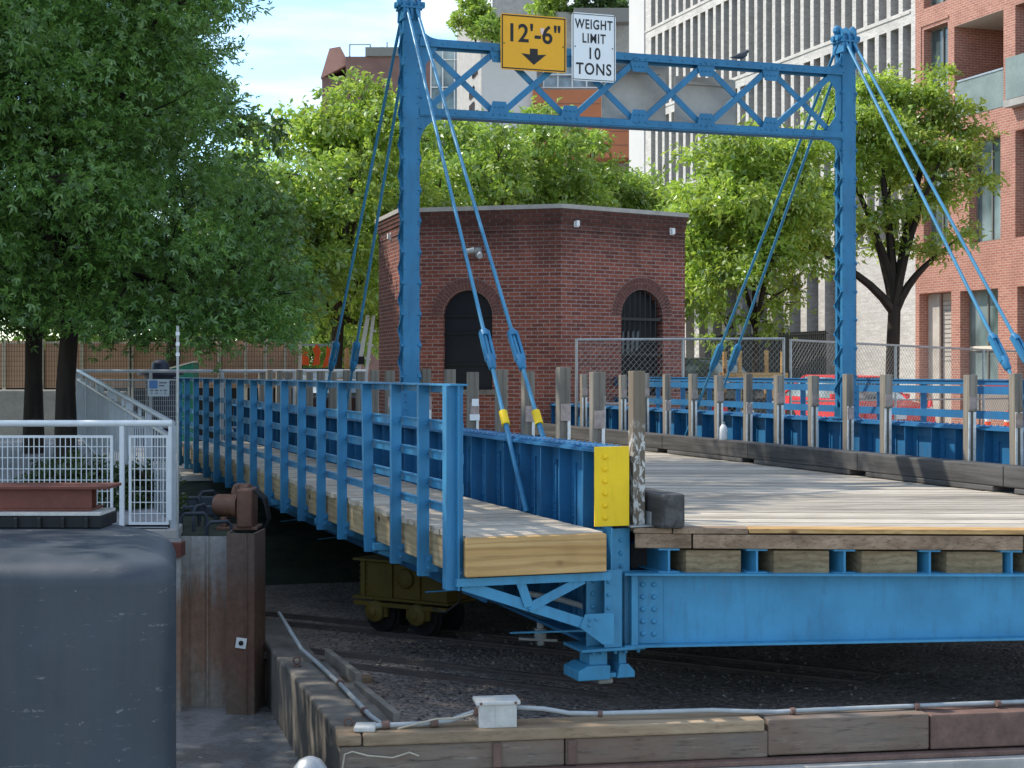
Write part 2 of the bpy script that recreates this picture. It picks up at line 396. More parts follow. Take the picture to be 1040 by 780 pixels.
# ---------------------------------------------------------------- world, sun, camera
SUN_AZ = math.atan2(-.955, .30)      # compass direction of the sun measured from +Y towards +X
SUN_EL = R(47)
def make_world():
    w = bpy.data.worlds.new('World'); scene.world = w; w.use_nodes = True
    t = w.node_tree; n = t.nodes; l = t.links; bg = n['Background']
    sky = n.new('ShaderNodeTexSky'); sky.sky_type = 'NISHITA'; sky.sun_disc = False
    sky.sun_elevation = SUN_EL; sky.sun_rotation = SUN_AZ
    sky.air_density = 1.1; sky.dust_density = .25; sky.ozone_density = 1.5
    tc = n.new('ShaderNodeTexCoord'); mp = n.new('ShaderNodeMapping'); mp.inputs['Scale'].default_value = (1.0, 1.0, 6.5)
    mp.inputs['Location'].default_value = (.35, 0, .16)
    l.new(tc.outputs['Generated'], mp.inputs['Vector'])
    no = n.new('ShaderNodeTexNoise'); no.inputs['Scale'].default_value = 2.6; no.inputs['Detail'].default_value = 7; no.inputs['Roughness'].default_value = .5
    l.new(mp.outputs['Vector'], no.inputs['Vector'])
    rp = n.new('ShaderNodeValToRGB'); rp.color_ramp.elements[0].position = .46; rp.color_ramp.elements[1].position = .62
    l.new(no.outputs['Fac'], rp.inputs['Fac'])
    mx = n.new('ShaderNodeMix'); mx.data_type = 'RGBA'
    tn = n.new('ShaderNodeMix'); tn.data_type='RGBA'; tn.blend_type='MULTIPLY'; tn.inputs[0].default_value=1; tn.inputs[7].default_value=(.80,.93,1.0,1); l.new(sky.outputs['Color'], tn.inputs[6])
    l.new(rp.outputs['Color'], mx.inputs[0]); l.new(tn.outputs[2], mx.inputs[6]); mx.inputs[7].default_value = (4.6, 4.75, 4.9, 1)
    l.new(mx.outputs[2], bg.inputs['Color']); bg.inputs['Strength'].default_value = .30
    sl = bpy.data.lights.new('sun', 'SUN'); sl.energy = 5.0; sl.angle = R(.5); sl.color = (1, .93, .82)
    so = bpy.data.objects.new('sun', sl); COL.objects.link(so)
    d = Vector((math.sin(SUN_AZ)*math.cos(SUN_EL), math.cos(SUN_AZ)*math.cos(SUN_EL), math.sin(SUN_EL)))
    so.rotation_euler = d.to_track_quat('Z', 'Y').to_euler(); so.location = d*60
    cam = bpy.data.cameras.new('camera'); co = bpy.data.objects.new('camera', cam); COL.objects.link(co)
    co.location = (0, 0, EYE); co.rotation_euler = (R(90), 0, 0)
    cam.sensor_width = 36; cam.lens = 36*F/1040; cam.shift_y = -12/1040; cam.clip_start = .1; cam.clip_end = 3000
    scene.camera = co
    scene.view_settings.view_transform = 'Standard'; scene.view_settings.look = 'None'; scene.view_settings.exposure = 0
    scene.render.engine = 'CYCLES'
    try:
        scene.cycles.use_denoising = True; scene.cycles.denoiser = 'OPENIMAGEDENOISE'
    except Exception: pass
    scene.cycles.max_bounces = 6; scene.cycles.diffuse_bounces = 4; scene.cycles.glossy_bounces = 3
    scene.cycles.transmission_bounces = 4; scene.cycles.transparent_max_bounces = 6
    scene.cycles.caustics_reflective = False; scene.cycles.caustics_refractive = False
make_world()

# ---------------------------------------------------------------- setting: ground, water, pit, walls
GZ = -.42
def ground():
    g = MB()
    def bq(x0, x1, y0, y1, z): g.quad(B(x0,y0,z), B(x1,y0,z), B(x1,y1,z), B(x0,y1,z))
    bq(-900, 900, 6.5, 1400, GZ); bq(30, 900, -900, 6.5, GZ)
    g.build('ground', M['road'], kind='structure')
    w = MB(); w.quad((-600,-300,-1.82),(40,-300,-1.82),(40,14.6,-1.82),(-600,14.6,-1.82)); w.build('water', M['water'], kind='structure')
    # gravel floor of the pit below the bridge, rising to a dark bank at the back
    p = MB()
    wl = [Vector((-2.05,14.3,0)), Vector((-.80,10.45,0)), Vector((9,11.6,0))]
    p.add([(wl[0].x,wl[0].y,-1.40),(wl[1].x,wl[1].y,-1.40),(12,11.9,-1.36),(*B(30,-4,-1.36),),(*B(30,2.5,-1.36),),(*B(-2.05,2.5,-1.40),)], [(0,1,2,3,4,5)])
    p.build('gravel_ground', M['gravel'], kind='structure')
    b = MB()
    n = 40; rows = 6; vs = []; fs = []
    for i in range(n+1):
        for j in range(rows+1):
            x = -2.05+32*i/n; t = j/rows
            z = -1.42+1.0*t+(.06*math.sin(i*1.7+j*2.3) if 0 < j < rows else 0)
            vs.append(B(x, 2.3+4.25*t, z))
    for i in range(n):
        for j in range(rows):
            a = i*(rows+1)+j; fs.append((a, a+rows+1, a+rows+2, a+1))
    b.add(vs, fs); b.build('bank_terrain', M['bank'], kind='structure')
    # promenade on the left, with its ramp up to the street
    q = MB()
    q.add([(-200,13.75,-.23),(-3.0,13.75,-.23),(-3.1,14.2,-.23),(*B(-2.9,6.6,-.20),),(-200,60,-.20)], [(0,1,2,3,4)])
    q.build('promenade_pavement', M['paving'], kind='structure')
ground()

def sheet_piles():
    # corrugated steel piling holding the promenade edge
    r = thing('sheet_pile_wall', 'grey and rust stained steel sheet piles standing in the water below the promenade', 'sheet piling')
    m = MB()
    pts = []
    x = -9.0; lvl = 0
    while x < -3.2:
        pts += [(x, 13.9-lvl*.22), (x+.4, 13.9-lvl*.22)]; x += .52; lvl = 1-lvl
    pts += [(-2.97,13.92),(-2.69,13.92)]
    for i in range(len(pts)-1):
        (a,b),(c,d) = pts[i],pts[i+1]; m.bar((a,b,-1.35),(c,d,-1.35),.016,2.06)
    m.bar((-2.685,13.90,-1.35),(-2.47,13.90,-1.35),.016,2.06)
    m.bar((-2.69,13.885,-1.35),(-2.672,13.885,-1.35),.03,2.06)
    m.bar((-2.84,13.91,-1.35),(-2.832,13.91,-1.35),.02,2.06)
    m.build('pile_pan', M['pile'], r)
    m = MB()
    m.bar((-2.47,13.90,-1.33),(-2.455,13.60,-1.33),.016,2.14)
    m.bar((-2.46,13.58,-1.33),(-2.225,13.58,-1.33),.016,2.14)
    m.bar((-2.30,13.575,-1.33),(-2.285,13.575,-1.33),.03,2.14)
    m.bar((-2.225,13.58,-1.33),(-2.20,14.0,-1.33),.016,2.14)
    m.build('pile_corner', M['pile2'], r, label='dark brown outer pile of the corner')
    m = MB(); m.box(-3.16,-2.86,13.62,13.80,-.47,-.345); m.build('waler_cap', M['rustbeam'], r, bevel=.006)
    t = MB(); t.box(-.045,.045,-.006,0,-.045,.045)
    o = t.build('tag_plate', M['sticker']); o.location = (-2.33,13.552,-1.20); o.rotation_euler = (0, R(8), 0)
    d = MB(); d.lathe([(.022,0),(.02,.006),(.0001,.008)], (0,-.006,0), 12, (0,-1,0)); d.build('bolt', M['black'], o)
    tag(o, 'small white square tag with a dark bolt on the brown sheet pile', 'tag')
    # concrete platform behind the piles
    c = MB(); c.add([], [])
    pl = [B(-2.75,-2.1), B(-2.02,-2.0), B(-2.02,6.6), B(-2.75,6.6)]
    c.prism([(p.x,p.y,-1.6) for p in pl], (0,0,1.2)); c.build('platform_slab', M['bank'], kind='structure')
    c = MB(); c.prism([(-3.6,13.70,-.325),(-2.90,13.70,-.325),(-2.98,14.25,-.325),(-3.6,14.25,-.325)], (0,0,.085)); 
    c.build('kerb_ledge', M['concrete'], kind='structure', bevel=.01)
sheet_piles()

def channel_walls():
    # long wall running away beside the water
    a = Vector((-1.12,10.20,0)); b = Vector((-2.20,14.05,0)); d = (b-a).normalized(); nr = Vector((d.y,-d.x,0))
    r = thing('channel_wall', 'stained stepped concrete wall edging the dark water with a pipe along its top', 'wall')
    m = MB(); L = (b-a).length
    segs = [(0,.9,-1.22,.42),(.9,1.75,-1.225,.42),(1.75,2.75,-1.24,.36),(2.75,L+1.3,-1.27,.34)]
    for s0,s1,z,w in segs:
        p0=a+d*s0; p1=a+d*(s1-.008)
        m.prism([(p0.x,p0.y,-2.6),(p1.x,p1.y,-2.6),((p1+nr*w).x,(p1+nr*w).y,-2.6),((p0+nr*w).x,(p0+nr*w).y,-2.6)], (0,0,z+2.6))
    m.build('wall_body', M['wallconc'], r, bevel=.02)
    m = MB()
    for s0,s1 in ((.3,1.6),(1.75,3.0)):
        p0=a+d*s0+nr*.44; p1=a+d*s1+nr*.40
        m.bar((p0.x,p0.y,-1.21),(p1.x,p1.y,-1.24),.05,.10)
    m.build('edge_timber', M['conc_d'], r, bevel=.005)
    for s,sd in ((.22,.10),(2.55,.08)):
        p=a+d*s+nr*sd; e=MB(); e.lathe([(.035,0),(.035,.012)],(p.x,p.y,-1.24),10)
        ring=[(p.x+.028*math.cos(t), p.y, -1.19+.028*math.sin(t)) for t in [i*math.pi/6 for i in range(13)]]
        e.tube(ring,.008,6); e.build('eye_bolt', M['rust'], r, smooth=True)
    # near wall of stacked timbers, rust strip and concrete foot
    A = Vector((-1.13,10.15,0)); E = Vector((7.5,11.55,0)); D = (E-A).normalized(); NN = Vector((-D.y, D.x, 0))
    r = thing('timber_bulkhead', 'weathered brown timber bulkhead across the bottom of the view with rusty strip', 'bulkhead wall')
    def seg(m, s0, s1, off0, off1, z0, z1):
        p0=A+D*s0+NN*off0; p1=A+D*s1+NN*off0; p2=A+D*s1+NN*off1; p3=A+D*s0+NN*off1
        m.prism([(p.x,p.y,z0) for p in (p0,p1,p2,p3)], (0,0,z1-z0))
    m = MB(); seg(m, .0,.16,.0,.30,-1.285,-1.215); seg(m,.17,2.87,.0,.30,-1.29,-1.21); m.build('cap_timber', M['capwood'], r, bevel=.012)
    m = MB(); seg(m, .02,1.5,.02,.3,-1.47,-1.292); seg(m,1.508,2.9,.022,.3,-1.47,-1.292); seg(m,2.90,4.05,.018,.3,-1.46,-1.215); m.build('face_timber', M['wallwood'], r, bevel=.012)
    m = MB(); seg(m, 4.06,9,.01,.3,-1.46,-1.222); m.build('rust_plate', M['rust'], r, bevel=.01)
    for s in (1.02,1.52): m = MB(); seg(m, s,s+.055,.0,.02,-1.46,-1.30); m.build('strap', M['rust'], r, bevel=.004)
    m = MB(); seg(m, .9,9,-.05,.05,-1.505,-1.472); m.build('rust_angle', M['rust'], r, bevel=.006)
    m = MB(); seg(m, -.02,9.2,-.12,.3,-2.7,-1.508); m.build('concrete_foot', M['concrete'], r, bevel=.02)
    # conduit and its box
    def w(s, o, z): q=A+D*s+NN*o; return (q.x,q.y,z)
    def wl(s, o, z): q=a+d*s+nr*o; return (q.x,q.y,z)
    r = thing('conduit_run', 'pale grey electrical conduit running along the top of both channel walls', 'conduit')
    m = MB(); m.tube([wl(L-.02,.12,-1.02), wl(3.1,.20,-1.20), wl(2.4,.24,-1.205), wl(1.4,.26,-1.19), wl(.35,.27,-1.185), wl(.12,.30,-1.19)], .017, 10)
    m.tube([wl(.12,.30,-1.19), w(.26,.12,-1.185), w(.55,.13,-1.185), w(.75,.13,-1.17), w(.92,.14,-1.12)], .018, 10)
    m.tube([w(1.20,.14,-1.10), w(1.38,.14,-1.115), w(1.55,.14,-1.15), w(1.75,.14,-1.16), w(2.55,.14,-1.165), w(2.75,.14,-1.18), w(3.0,.15,-1.195), w(3.3,.15,-1.19), w(6.5,.2,-1.19)], .016, 10)
    m.build('pipe', M['conduit'], r, smooth=True)
    cps=[(w(s,.12,-1.185), w(s+.05,.125,-1.18), .027) for s in (.30,.62)]
    cps+=[(w(s,.14,-1.162 if s<2 else -1.19), w(s+.03,.14,-1.162 if s<2 else -1.19), .024) for s in (1.75,3.1,4.0,4.6)]
    cps+=[(wl(s,.262,-1.19), wl(s+.05,.262,-1.19), .027) for s in (.5,1.5)]
    for q0,q1,rr in cps: m = MB(); m.tube([q0,q1],rr,10); m.build('coupling', M['rust'], r, smooth=True)
    m = MB(); c = w(.32,.1,-1.21); m.box(c[0]-.2,c[0]-.06,c[1]-.07,c[1]+.09,-1.212,-1.175); m.build('elbow_box', M['boxgrey'], r, bevel=.012)
    jb = thing('junction_box', 'pale grey lidded junction box standing on the near timber wall', 'junction box', w(1.06,.13,-1.21), math.atan2(D.y,D.x))
    m = MB(); m.box(-.125,.125,-.08,.08,0,.15); m.box(-.02,-.016,-.083,-.08,.01,.145); m.build('box_body', M['boxgrey'], jb, bevel=.006)
    m = MB(); m.box(-.148,.148,-.10,.10,.150,.178); m.build('lid', M['boxgrey'], jb, bevel=.008)
    for sx in (-.115,.115):
        m = MB(); m.lathe([(.010,0),(.009,.004),(.0001,.005)],(sx,-.10,.164),8,(0,-1,0)); m.build('screw', M['rust'], jb)
    m = MB(); m.tube([(-.126,0,.09),(-.15,0,.09)],.03,12); m.build('hub', M['rust'], jb, smooth=True)
    cb = MB(); cb.tube([w(.40,.06,-1.195), w(.55,.10,-1.17), w(.66,.09,-1.145), w(.78,.11,-1.15), w(.9,.10,-1.125)], .006, 6)
    tag(cb.build('cable', M['cable'], smooth=True), 'thin pale cable looping beside the conduit left of the junction box', 'cable')
    rp = MB(); rp.tube([w(.03,-.012,-1.46), w(.05,-.014,-1.33), w(.10,-.014,-1.315), w(.2,-.014,-1.345), w(.36,-.012,-1.365), w(.47,-.012,-1.335), w(.53,-.012,-1.36)], .006, 6)
    tag(rp.build('rope', M['cable'], smooth=True), 'pale rope hanging loosely on the face of the near timber wall', 'rope')
    # silver pile cap in the very foreground
    c = thing('pile_cap', 'rounded silver cap on a steel pile at the bottom edge', 'pile', (PX(315,7.2),7.2,-1.9))
    m = MB(); m.lathe([(.092,0),(.092,1.12),(.088,1.18),(.075,1.225),(.05,1.258),(.02,1.272),(.0001,1.275)],(0,0,0),28); m.build('cap', M['galv'], c, smooth=True)
    # debris in the pit
    for i,(px,py,dx,dy,ln) in enumerate(((350,690,.9,.25,.45),)):
        Dd=2.5*F/(py-378); p=Vector((PX(px,Dd),Dd,-1.375)); v=Vector((dx,dy,0)).normalized()*ln/2
        t=MB(); t.bar(p-v,p+v,.11,.05); tag(t.build('timber_offcut', M['header'], bevel=.005), ['short dark timber offcut lying on gravel near the channel wall','long dark plank lying flat on the gravel floor'][i], 'plank')
channel_walls()
def loose_stones():
    rnd=random.Random(5); m=MB()
    for k in range(2600):
        D=rnd.uniform(10.7,15.5); x=rnd.uniform(-1.9,4.6)
        if x< -.75-(D-10.4)*.30 or D<10.62+(x+1.13)*.163: continue
        s=rnd.uniform(.008,.022)*(1 if rnd.random()<.95 else 1.6); c=Vector((x,D,-1.392+s*.25))
        e=[Vector((rnd.uniform(.6,1.2)*s,0,0)),Vector((0,rnd.uniform(.6,1.2)*s,0)),Vector((0,0,rnd.uniform(.4,.8)*s))]
        a=rnd.uniform(0,6.28); ca,sa=math.cos(a),math.sin(a); R2=lambda v:Vector((v.x*ca-v.y*sa,v.x*sa+v.y*ca,v.z))
        p=[c+R2(q) for q in (e[0],e[1],-e[0],-e[1])]+[c+e[2],c-e[2]]
        m.add(p,[(0,1,4),(1,2,4),(2,3,4),(3,0,4),(1,0,5),(2,1,5),(3,2,5),(0,3,5)])
    o=m.build('loose_stones',M['stone'],uv=False,kind='stuff'); o['label']='small loose stones scattered over the dark gravel'
def m_stone():
    m=N('loose_stone'); c=m.ramp(m.island(),[(0,(.10,.085,.075,1)),(.7,(.22,.19,.165,1)),(.95,(.30,.265,.235,1)),(1,(.42,.39,.35,1))]); return m.fin(c,.9,0,.2)
M['stone']=m_stone(); loose_stones()

def pier():
    r = thing('pier_block', 'big dark blue grey pier block with rounded corners rising from the water', 'pier')
    m = MB()
    corners=[((-1.925,9.02),.30),((-2.47,11.6),1.35),((-7.5,11.65),.5),((-7.5,9.02),.5)]
    def ring(inset, z):
        pts=[]; n=len(corners)
        for i in range(n):
            c=Vector(corners[i][0]); rad=corners[i][1]; e0=(Vector(corners[i-1][0])-c).normalized(); e1=(Vector(corners[(i+1)%n][0])-c).normalized()
            bis=(e0+e1).normalized(); half=math.acos(max(-1,min(1,e0.dot(e1))))/2
            ctr=c+bis*(rad/math.sin(half)); q=rad-inset; t0=c+e0*(rad/math.tan(half))-ctr; t1=c+e1*(rad/math.tan(half))-ctr
            a0=math.atan2(t0.y,t0.x); a1=math.atan2(t1.y,t1.x); d=(a1-a0+math.pi)%(2*math.pi)-math.pi
            for k in range(17):
                an=a0+d*k/16; pts.append((ctr.x+q*math.cos(an),ctr.y+q*math.sin(an),z))
        return pts
    rings=[ring(0,-3)]+[ring(.0,-.10)]
    for k in range(1,7):
        an=R(k*15); rings.append(ring(.16*(1-math.cos(an)), -.10+.14*math.sin(an)))
    rings.append(ring(.34,.062)) if False else rings.append(ring(.24,.062)); 
    n=len(rings[0]); vs=[p for rr in rings for p in rr]; fs=[]
    for i in range(len(rings)-1):
        for j in range(n): fs.append((i*n+j,i*n+(j+1)%n,(i+1)*n+(j+1)%n,(i+1)*n+j))
    fs.append(tuple(range((len(rings)-1)*n,len(rings)*n)))
    m.add(vs,fs); m.build('pier_body', M['pier'], r, smooth=True)
    s = thing('bearing_slab', 'black ribbed rubber slab with a pale edge strip on the pier block', 'slab', (0,0,0))
    m=MB(); m.box(-6,-2.80,10.75,11.17,.064,.150)
    for k in range(9): m.box(-2.90-.16*k-.012,-2.90-.16*k+.012,10.72,10.75,.065,.14)
    m.build('slab_body', M['black'], s, bevel=.008)
    m=MB(); m.box(-6,-2.81,10.74,11.16,.1515,.17); m.build('edge_strip', M['boxgrey'], s)
    b = thing('steel_beam', 'rusty red brown steel beam lying on top of the pier block', 'beam', (0,0,.172))
    m=MB(); m.box(-6,-2.90,10.86,11.18,.0,.018); m.box(-6,-2.90,10.99,11.01,.018,.152); m.box(-6,-2.78,10.82,11.22,.152,.172); m.box(-6,-2.90,10.87,10.885,.018,.152)
    m.build('beam_body', M['rustbeam'], b, bevel=.003)
pier()
# ---------------------------------------------------------------- the bridge
BR = thing('retractile_bridge', 'blue steel retractile bridge with timber deck, portal frame and stay rods', 'bridge', (O[0],O[1],0), TH)
SK = -.40                                # skew of the near roadway end
YN, YF = -5.6, 11.6
def girder(x, side, yn, name='main_girder'):
    m = MB()
    m.box(x-.007,x+.007,yn,YF,-.84,.55)
    m.box(x-.135,x+.135,yn,YF,.55,.572); m.box(x-.11,x+.11,yn+.01,YF,.572,.588)
    m.box(x-.135,x+.135,yn+.3,YF,-.862,-.84)
    for sx in (-1,1):
        m.box(*sorted((x+sx*.0072,x+sx*.022)),yn,YF,.44,.549)
    y = yn+.22; k=0
    while y < YF:
        for sx in (-1,1):
            a,b = sorted((x+sx*.008,x+sx*.020)); m.box(a,b,y-.05,y+.05,-.8,.44)
            a,b = sorted((x+sx*.0205,x+sx*.118)); m.box(a,b,y+.038,y+.05,-.8,.546)
            if y < 6:
                for j in range(6): m.rivet((x+sx*.020,y-.015,.40-.075*j),(sx,0,0),.013)
        y += .5 if k%2==0 else .42; k+=1
    y = yn+.08
    while y < 8:
        for dx in (-.085,.085): m.rivet((x+dx,y,.588),(0,0,1),.013)
        y += .11
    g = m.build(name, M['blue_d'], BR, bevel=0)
    return g
GL = girder(0, 1, YN)
GR = girder(5.28, -1, YN+SK*5.28)
for g, x, yn in ((GL,0,YN),(GR,5.28,YN+SK*5.28)):
    m = MB(); m.box(x-.135,x+.135,yn-.016,yn-.001,.012,.590)
    for j in range(6): m.rivet((x-.055,yn-.016,.515-.088*j),(0,-1,0),.022)
    m.build('end_plate', M['yellow'], g, bevel=.002)
    # riveted end post below the deck
    m = MB(); yy = yn+.06
    m.box(x-.17,x+.17,yy,yy+.014,-.86,-.015); m.box(x-.02,x-.006,yy-.10,yy,-.86,.0); m.box(x-.075,x+.06,yy-.115,yy-.101,-.86,-.30)
    for j in range(8):
        z=-.10-.095*j
        m.rivet((x-.12,yy,z),(0,-1,0),.021); m.rivet((x+.10,yy,z),(0,-1,0),.018)
        if z<-.3: m.rivet((x-.045,yy-.115,z),(0,-1,0),.016)
    m.build('end_post', M['blue'], g)
    m = MB(); 
    m.box(x-.26,x+.24,yn-.08,yn+.30,-.885,-.863)
    for dx in (-.15,-.08,.02,.10,.2): m.lathe([(.016,0),(.016,-.028)],(x+dx,yn-.03,-.885),6)
    m.box(x-.17,x-.03,yn+.0,yn+.2,-1.0,-.886); m.box(x+.06,x+.12,yn+.0,yn+.2,-1.0,-.886)
    m.prism([(x-.28,yn-.06,-1.09),(x-.03,yn-.06,-1.09),(x-.03,yn-.06,-.99),(x-.20,yn-.06,-.985),(x-.28,yn-.06,-1.02)],(0,.3,0)); m.prism([(x+.03,yn-.04,-1.09),(x+.17,yn-.04,-1.09),(x+.17,yn-.04,-1.045),(x+.12,yn-.04,-.99),(x+.05,yn-.04,-.99)],(0,.26,0)); m.box(x-.03,x+.03,yn-.03,yn+.2,-1.085,-1.05)
    m.build('bearing_shoe', M['blue'], g, bevel=.006)
    m = MB(); m.box(x-.10,x+.02,yn,yn+.2,-1.135,-1.091); m.build('grout_pad', M['concrete'], g, bevel=.015)

def skew_pt(x, off, z): return (x, YN+SK*x+off, z)
def end_floor():
    # skewed floor beam at the near end
    e0, e1 = .10, 5.16
    d = Vector((1,SK,0)).normalized(); n = Vector((d.y,-d.x,0))   # n points to the viewer
    def L(x, off, z): return Vector((x, YN+SK*x+.03, z)) - n*off
    m = MB()
    def taper(off0, off1, zt0, zt1, zb0, zb1):
        a=[L(e0,off0,zb0),L(e1,off0,zb1),L(e1,off0,zt1),L(e0,off0,zt0)]
        m.prism(a, -n*(off1-off0))
    taper(.05,.064,-.345,-.32,-.855,-.70)
    taper(-.06,.16,-.330,-.305,-.345,-.32)
    taper(-.05,.16,-.855,-.70,-.871,-.716)
    taper(.0495-.012,.0495,-.50,-.48,-.51,-.49)if False else None
    for j in range(5):
        for x in (.235,.305): m.rivet(L(x,.05,-.42-.088*j), n, .021)
    a=[L(.185,.037,-.85),L(.36,.037,-.845),L(.36,.037,-.36),L(.185,.037,-.36)]; m.prism(a, -n*.012)
    for j in range(5):
        for x in (.225,.30): m.rivet(L(x,.037,-.42-.09*j), n, .021)
    m.box(.135,.185,YN-.06,YN-.01,-.86,-.35)
    m.build('end_floor_beam', M['blue'], BR)
    # stringers and nailer blocks sitting on it
    xs = [.40,.99,1.575,2.14,2.68,3.25,3.83,4.42]
    for i, x in enumerate(xs):
        m = MB()
        for w,z0,z1 in ((.14,-.166,-.152),(.014,-.318,-.166),(.14,-.329,-.318)):
            a = [L(x-w/2,.0,z0),L(x+w/2,.0,z0),L(x+w/2,.0,z1),L(x-w/2,.0,z1)]
            m.prism(a, (0,13 if i<1 else 6,0))
        m.build('stringer', M['blue'], BR)
        x2 = x+.115; x3 = x+.485
        if i < len(xs)-1:
            m = MB(); a=[L(x2,.02,-.329),L(x3,.02,-.329),L(x3,.02,-.165),L(x2,.02,-.165)]; m.prism(a,(0,1.2,0))
            m.build('nailer_block', M['block'], BR, bevel=.004)
        m = MB(); a=[L(x-.09,.10,-.335),L(x+.09,.10,-.335),L(x+.09,.10,-.16),L(x-.09,.10,-.16)]
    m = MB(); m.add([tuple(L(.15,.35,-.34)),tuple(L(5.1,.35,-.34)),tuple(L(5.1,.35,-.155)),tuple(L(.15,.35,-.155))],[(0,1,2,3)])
    m.build('diaphragm', M['black'], BR)  # flat black sheet closing the gaps behind the stringer ends
    # timber header under the deck edge
    m = MB()
    for x0,x1,z0,z1,o in ((.17,.55,-.150,-.045,-.01),(.56,2.75,-.150,-.048,-.02),(2.757,5.1,-.150,-.048,-.02),(.16,.42,-.043,-.004,-.008),(.425,.93,-.043,-.004,-.022)):
        a=[L(x0,o,z0),L(x1,o,z0),L(x1,o,z1),L(x0,o,z1)]; m.prism(a,-n*.20)
    m.build('header_timber', M['header'], BR, bevel=.006)
    m = MB(); a=[L(.935,-.025,-.036),L(5.1,-.025,-.036),L(5.1,-.025,-.003),L(.935,-.025,-.003)]; m.prism(a,-n*.2); m.build('nosing_board', M['lumber'], BR, bevel=.003)
    # deck boards
    m = MB(); y = YN+.19; k=0
    dm = []
    while y < YF+4:
        w=.185; 
        def yy(x,o): return y+o+SK*x
        x0,x1=.18,5.06
        if yy(x1,w) > YF+.1+.3*x1: x1=(YF-y)/(SK-.0) if False else x1
        z=-.004+random.uniform(-.004,.0)
        m.add([(x0,yy(x0,0),z-.035),(x1,yy(x1,0),z-.035),(x1,yy(x1,w-.015),z-.035),(x0,yy(x0,w-.015),z-.035),
               (x0,yy(x0,0),z),(x1,yy(x1,0),z),(x1,yy(x1,w-.015),z),(x0,yy(x0,w-.015),z)],
              [(3,2,1,0),(4,5,6,7),(0,1,5,4),(1,2,6,5),(2,3,7,6),(3,0,4,7)])
        y += w
    m.build('road_deck', M['deck'], BR)
    m = MB(); m.add([(.18,YN+.25+SK*.18,-.046),(5.06,YN+.25+SK*5.06,-.046),(5.06,YF+1,-.046),(.18,YF+1,-.046)],[(0,1,2,3)]); m.build('sub_deck', M['header'], BR)
end_floor()

def kerbs():
    def kerb(x0,x1,ya,yb):
        m=MB(); m.box(x0,x1,ya+.004,yb-.004,.055,.25); m.box(x0+.002,x1-.002,ya+.16,yb-.16,.0,.054)
        m.build('kerb_timber', M['kerb'], BR, bevel=.012)
    y=-3.2
    m=MB(); m.box(.30,.49,-5.82,y-.004,.0,.25); m.build('kerb_timber', M['kerb'], BR, bevel=.02)
    while y<YF: kerb(.30,.49,y,min(y+2.6,YF+.4)); y+=2.6
    y=-6.3
    while y<YF: kerb(4.74,4.98,y,min(y+2.575,YF+.4)); y+=2.575
kerbs()

def walkway(xin, xout, yn, yf, fy):
    s = 1 if xout>xin else -1
    m=MB(); y=yn+.02
    a,b=sorted((xin,xout))
    while y<yf:
        z=random.uniform(-.004,0)
        e=random.uniform(-.02,.02)
        m.box(a-(e if s<0 else 0),b+(e if s>0 else 0),y,y+.138,-.042+z,z); y+=.145
    m.build('walkway_deck', M['walk'], BR)
    m=MB(); y=yn+.07
    a,b=sorted((xout-s*.075,xout-s*.01))
    while y<yf-.1:
        y2=min(y+3.0,yf); m.box(a,b,y+.004,y2-.004,-.285,-.0435); y=y2
    m.build('fascia_timber', M['lumber_y'], BR, bevel=.005)
    if fy:
        m=MB(); a,b=sorted((xin-s*.02 if False else xin,xout-s*.0)); m.box(a,b,yn-.055,yn+.012,-.275,-.008)
        m.build('end_timber', M['lumber'], BR, bevel=.006)
    m=MB(); y=yn+.3
    a,b=sorted((xin,xout-s*.08))
    m.box(a,b,yn+.1,yf,-.285,-.27); m.build('soffit', M['header'], BR)
    # outrigger brackets below the walkway
    def X(t): return xin+(xout-xin)*t
    y=yn+.03
    while y<yf:
        m=MB()
        m.bar((X(-.05),y,-.315),(X(1.05),y,-.315),.07,.055)
        m.bar((X(1.0),y,-.335),(X(-.02),y,-.70),.012,.075); m.bar((X(1.0),y+.03,-.33),(X(-.02),y+.03,-.695),.06,.012)
        m.bar((X(.54),y-.012,-.515),(X(.14),y-.012,-.33),.012,.065)
        m.bar((X(.60),y-.02,-.33),(X(.54),y-.02,-.50),.012,.065)
        m.prism([(X(-.08),y-.016,-.58),(X(.13),y-.016,-.58),(X(.17),y-.016,-.67),(X(.0),y-.016,-.80),(X(-.08),y-.016,-.80)],(0,.012,0))
        for q in ((.1,-.62),(.1,-.66),(.05,-.62),(.53,-.52),(.96,-.34)): m.rivet((X(q[0]),y-.018,q[1]),(0,-1,0),.013)
        m.bar((X(-.02),y,-.70),(X(.35),y+.9,-.84),.06,.012); m.bar((X(.8),y+.1,-.42),(X(-.02),y+1.2,-.80),.07,.012)
        m.build('outrigger_bracket', M['blue'], BR); y+=2.35
walkway(-.165,-1.20,-5.86,9.9,True)
walkway(5.445,6.48,-7.0,11.6,False)

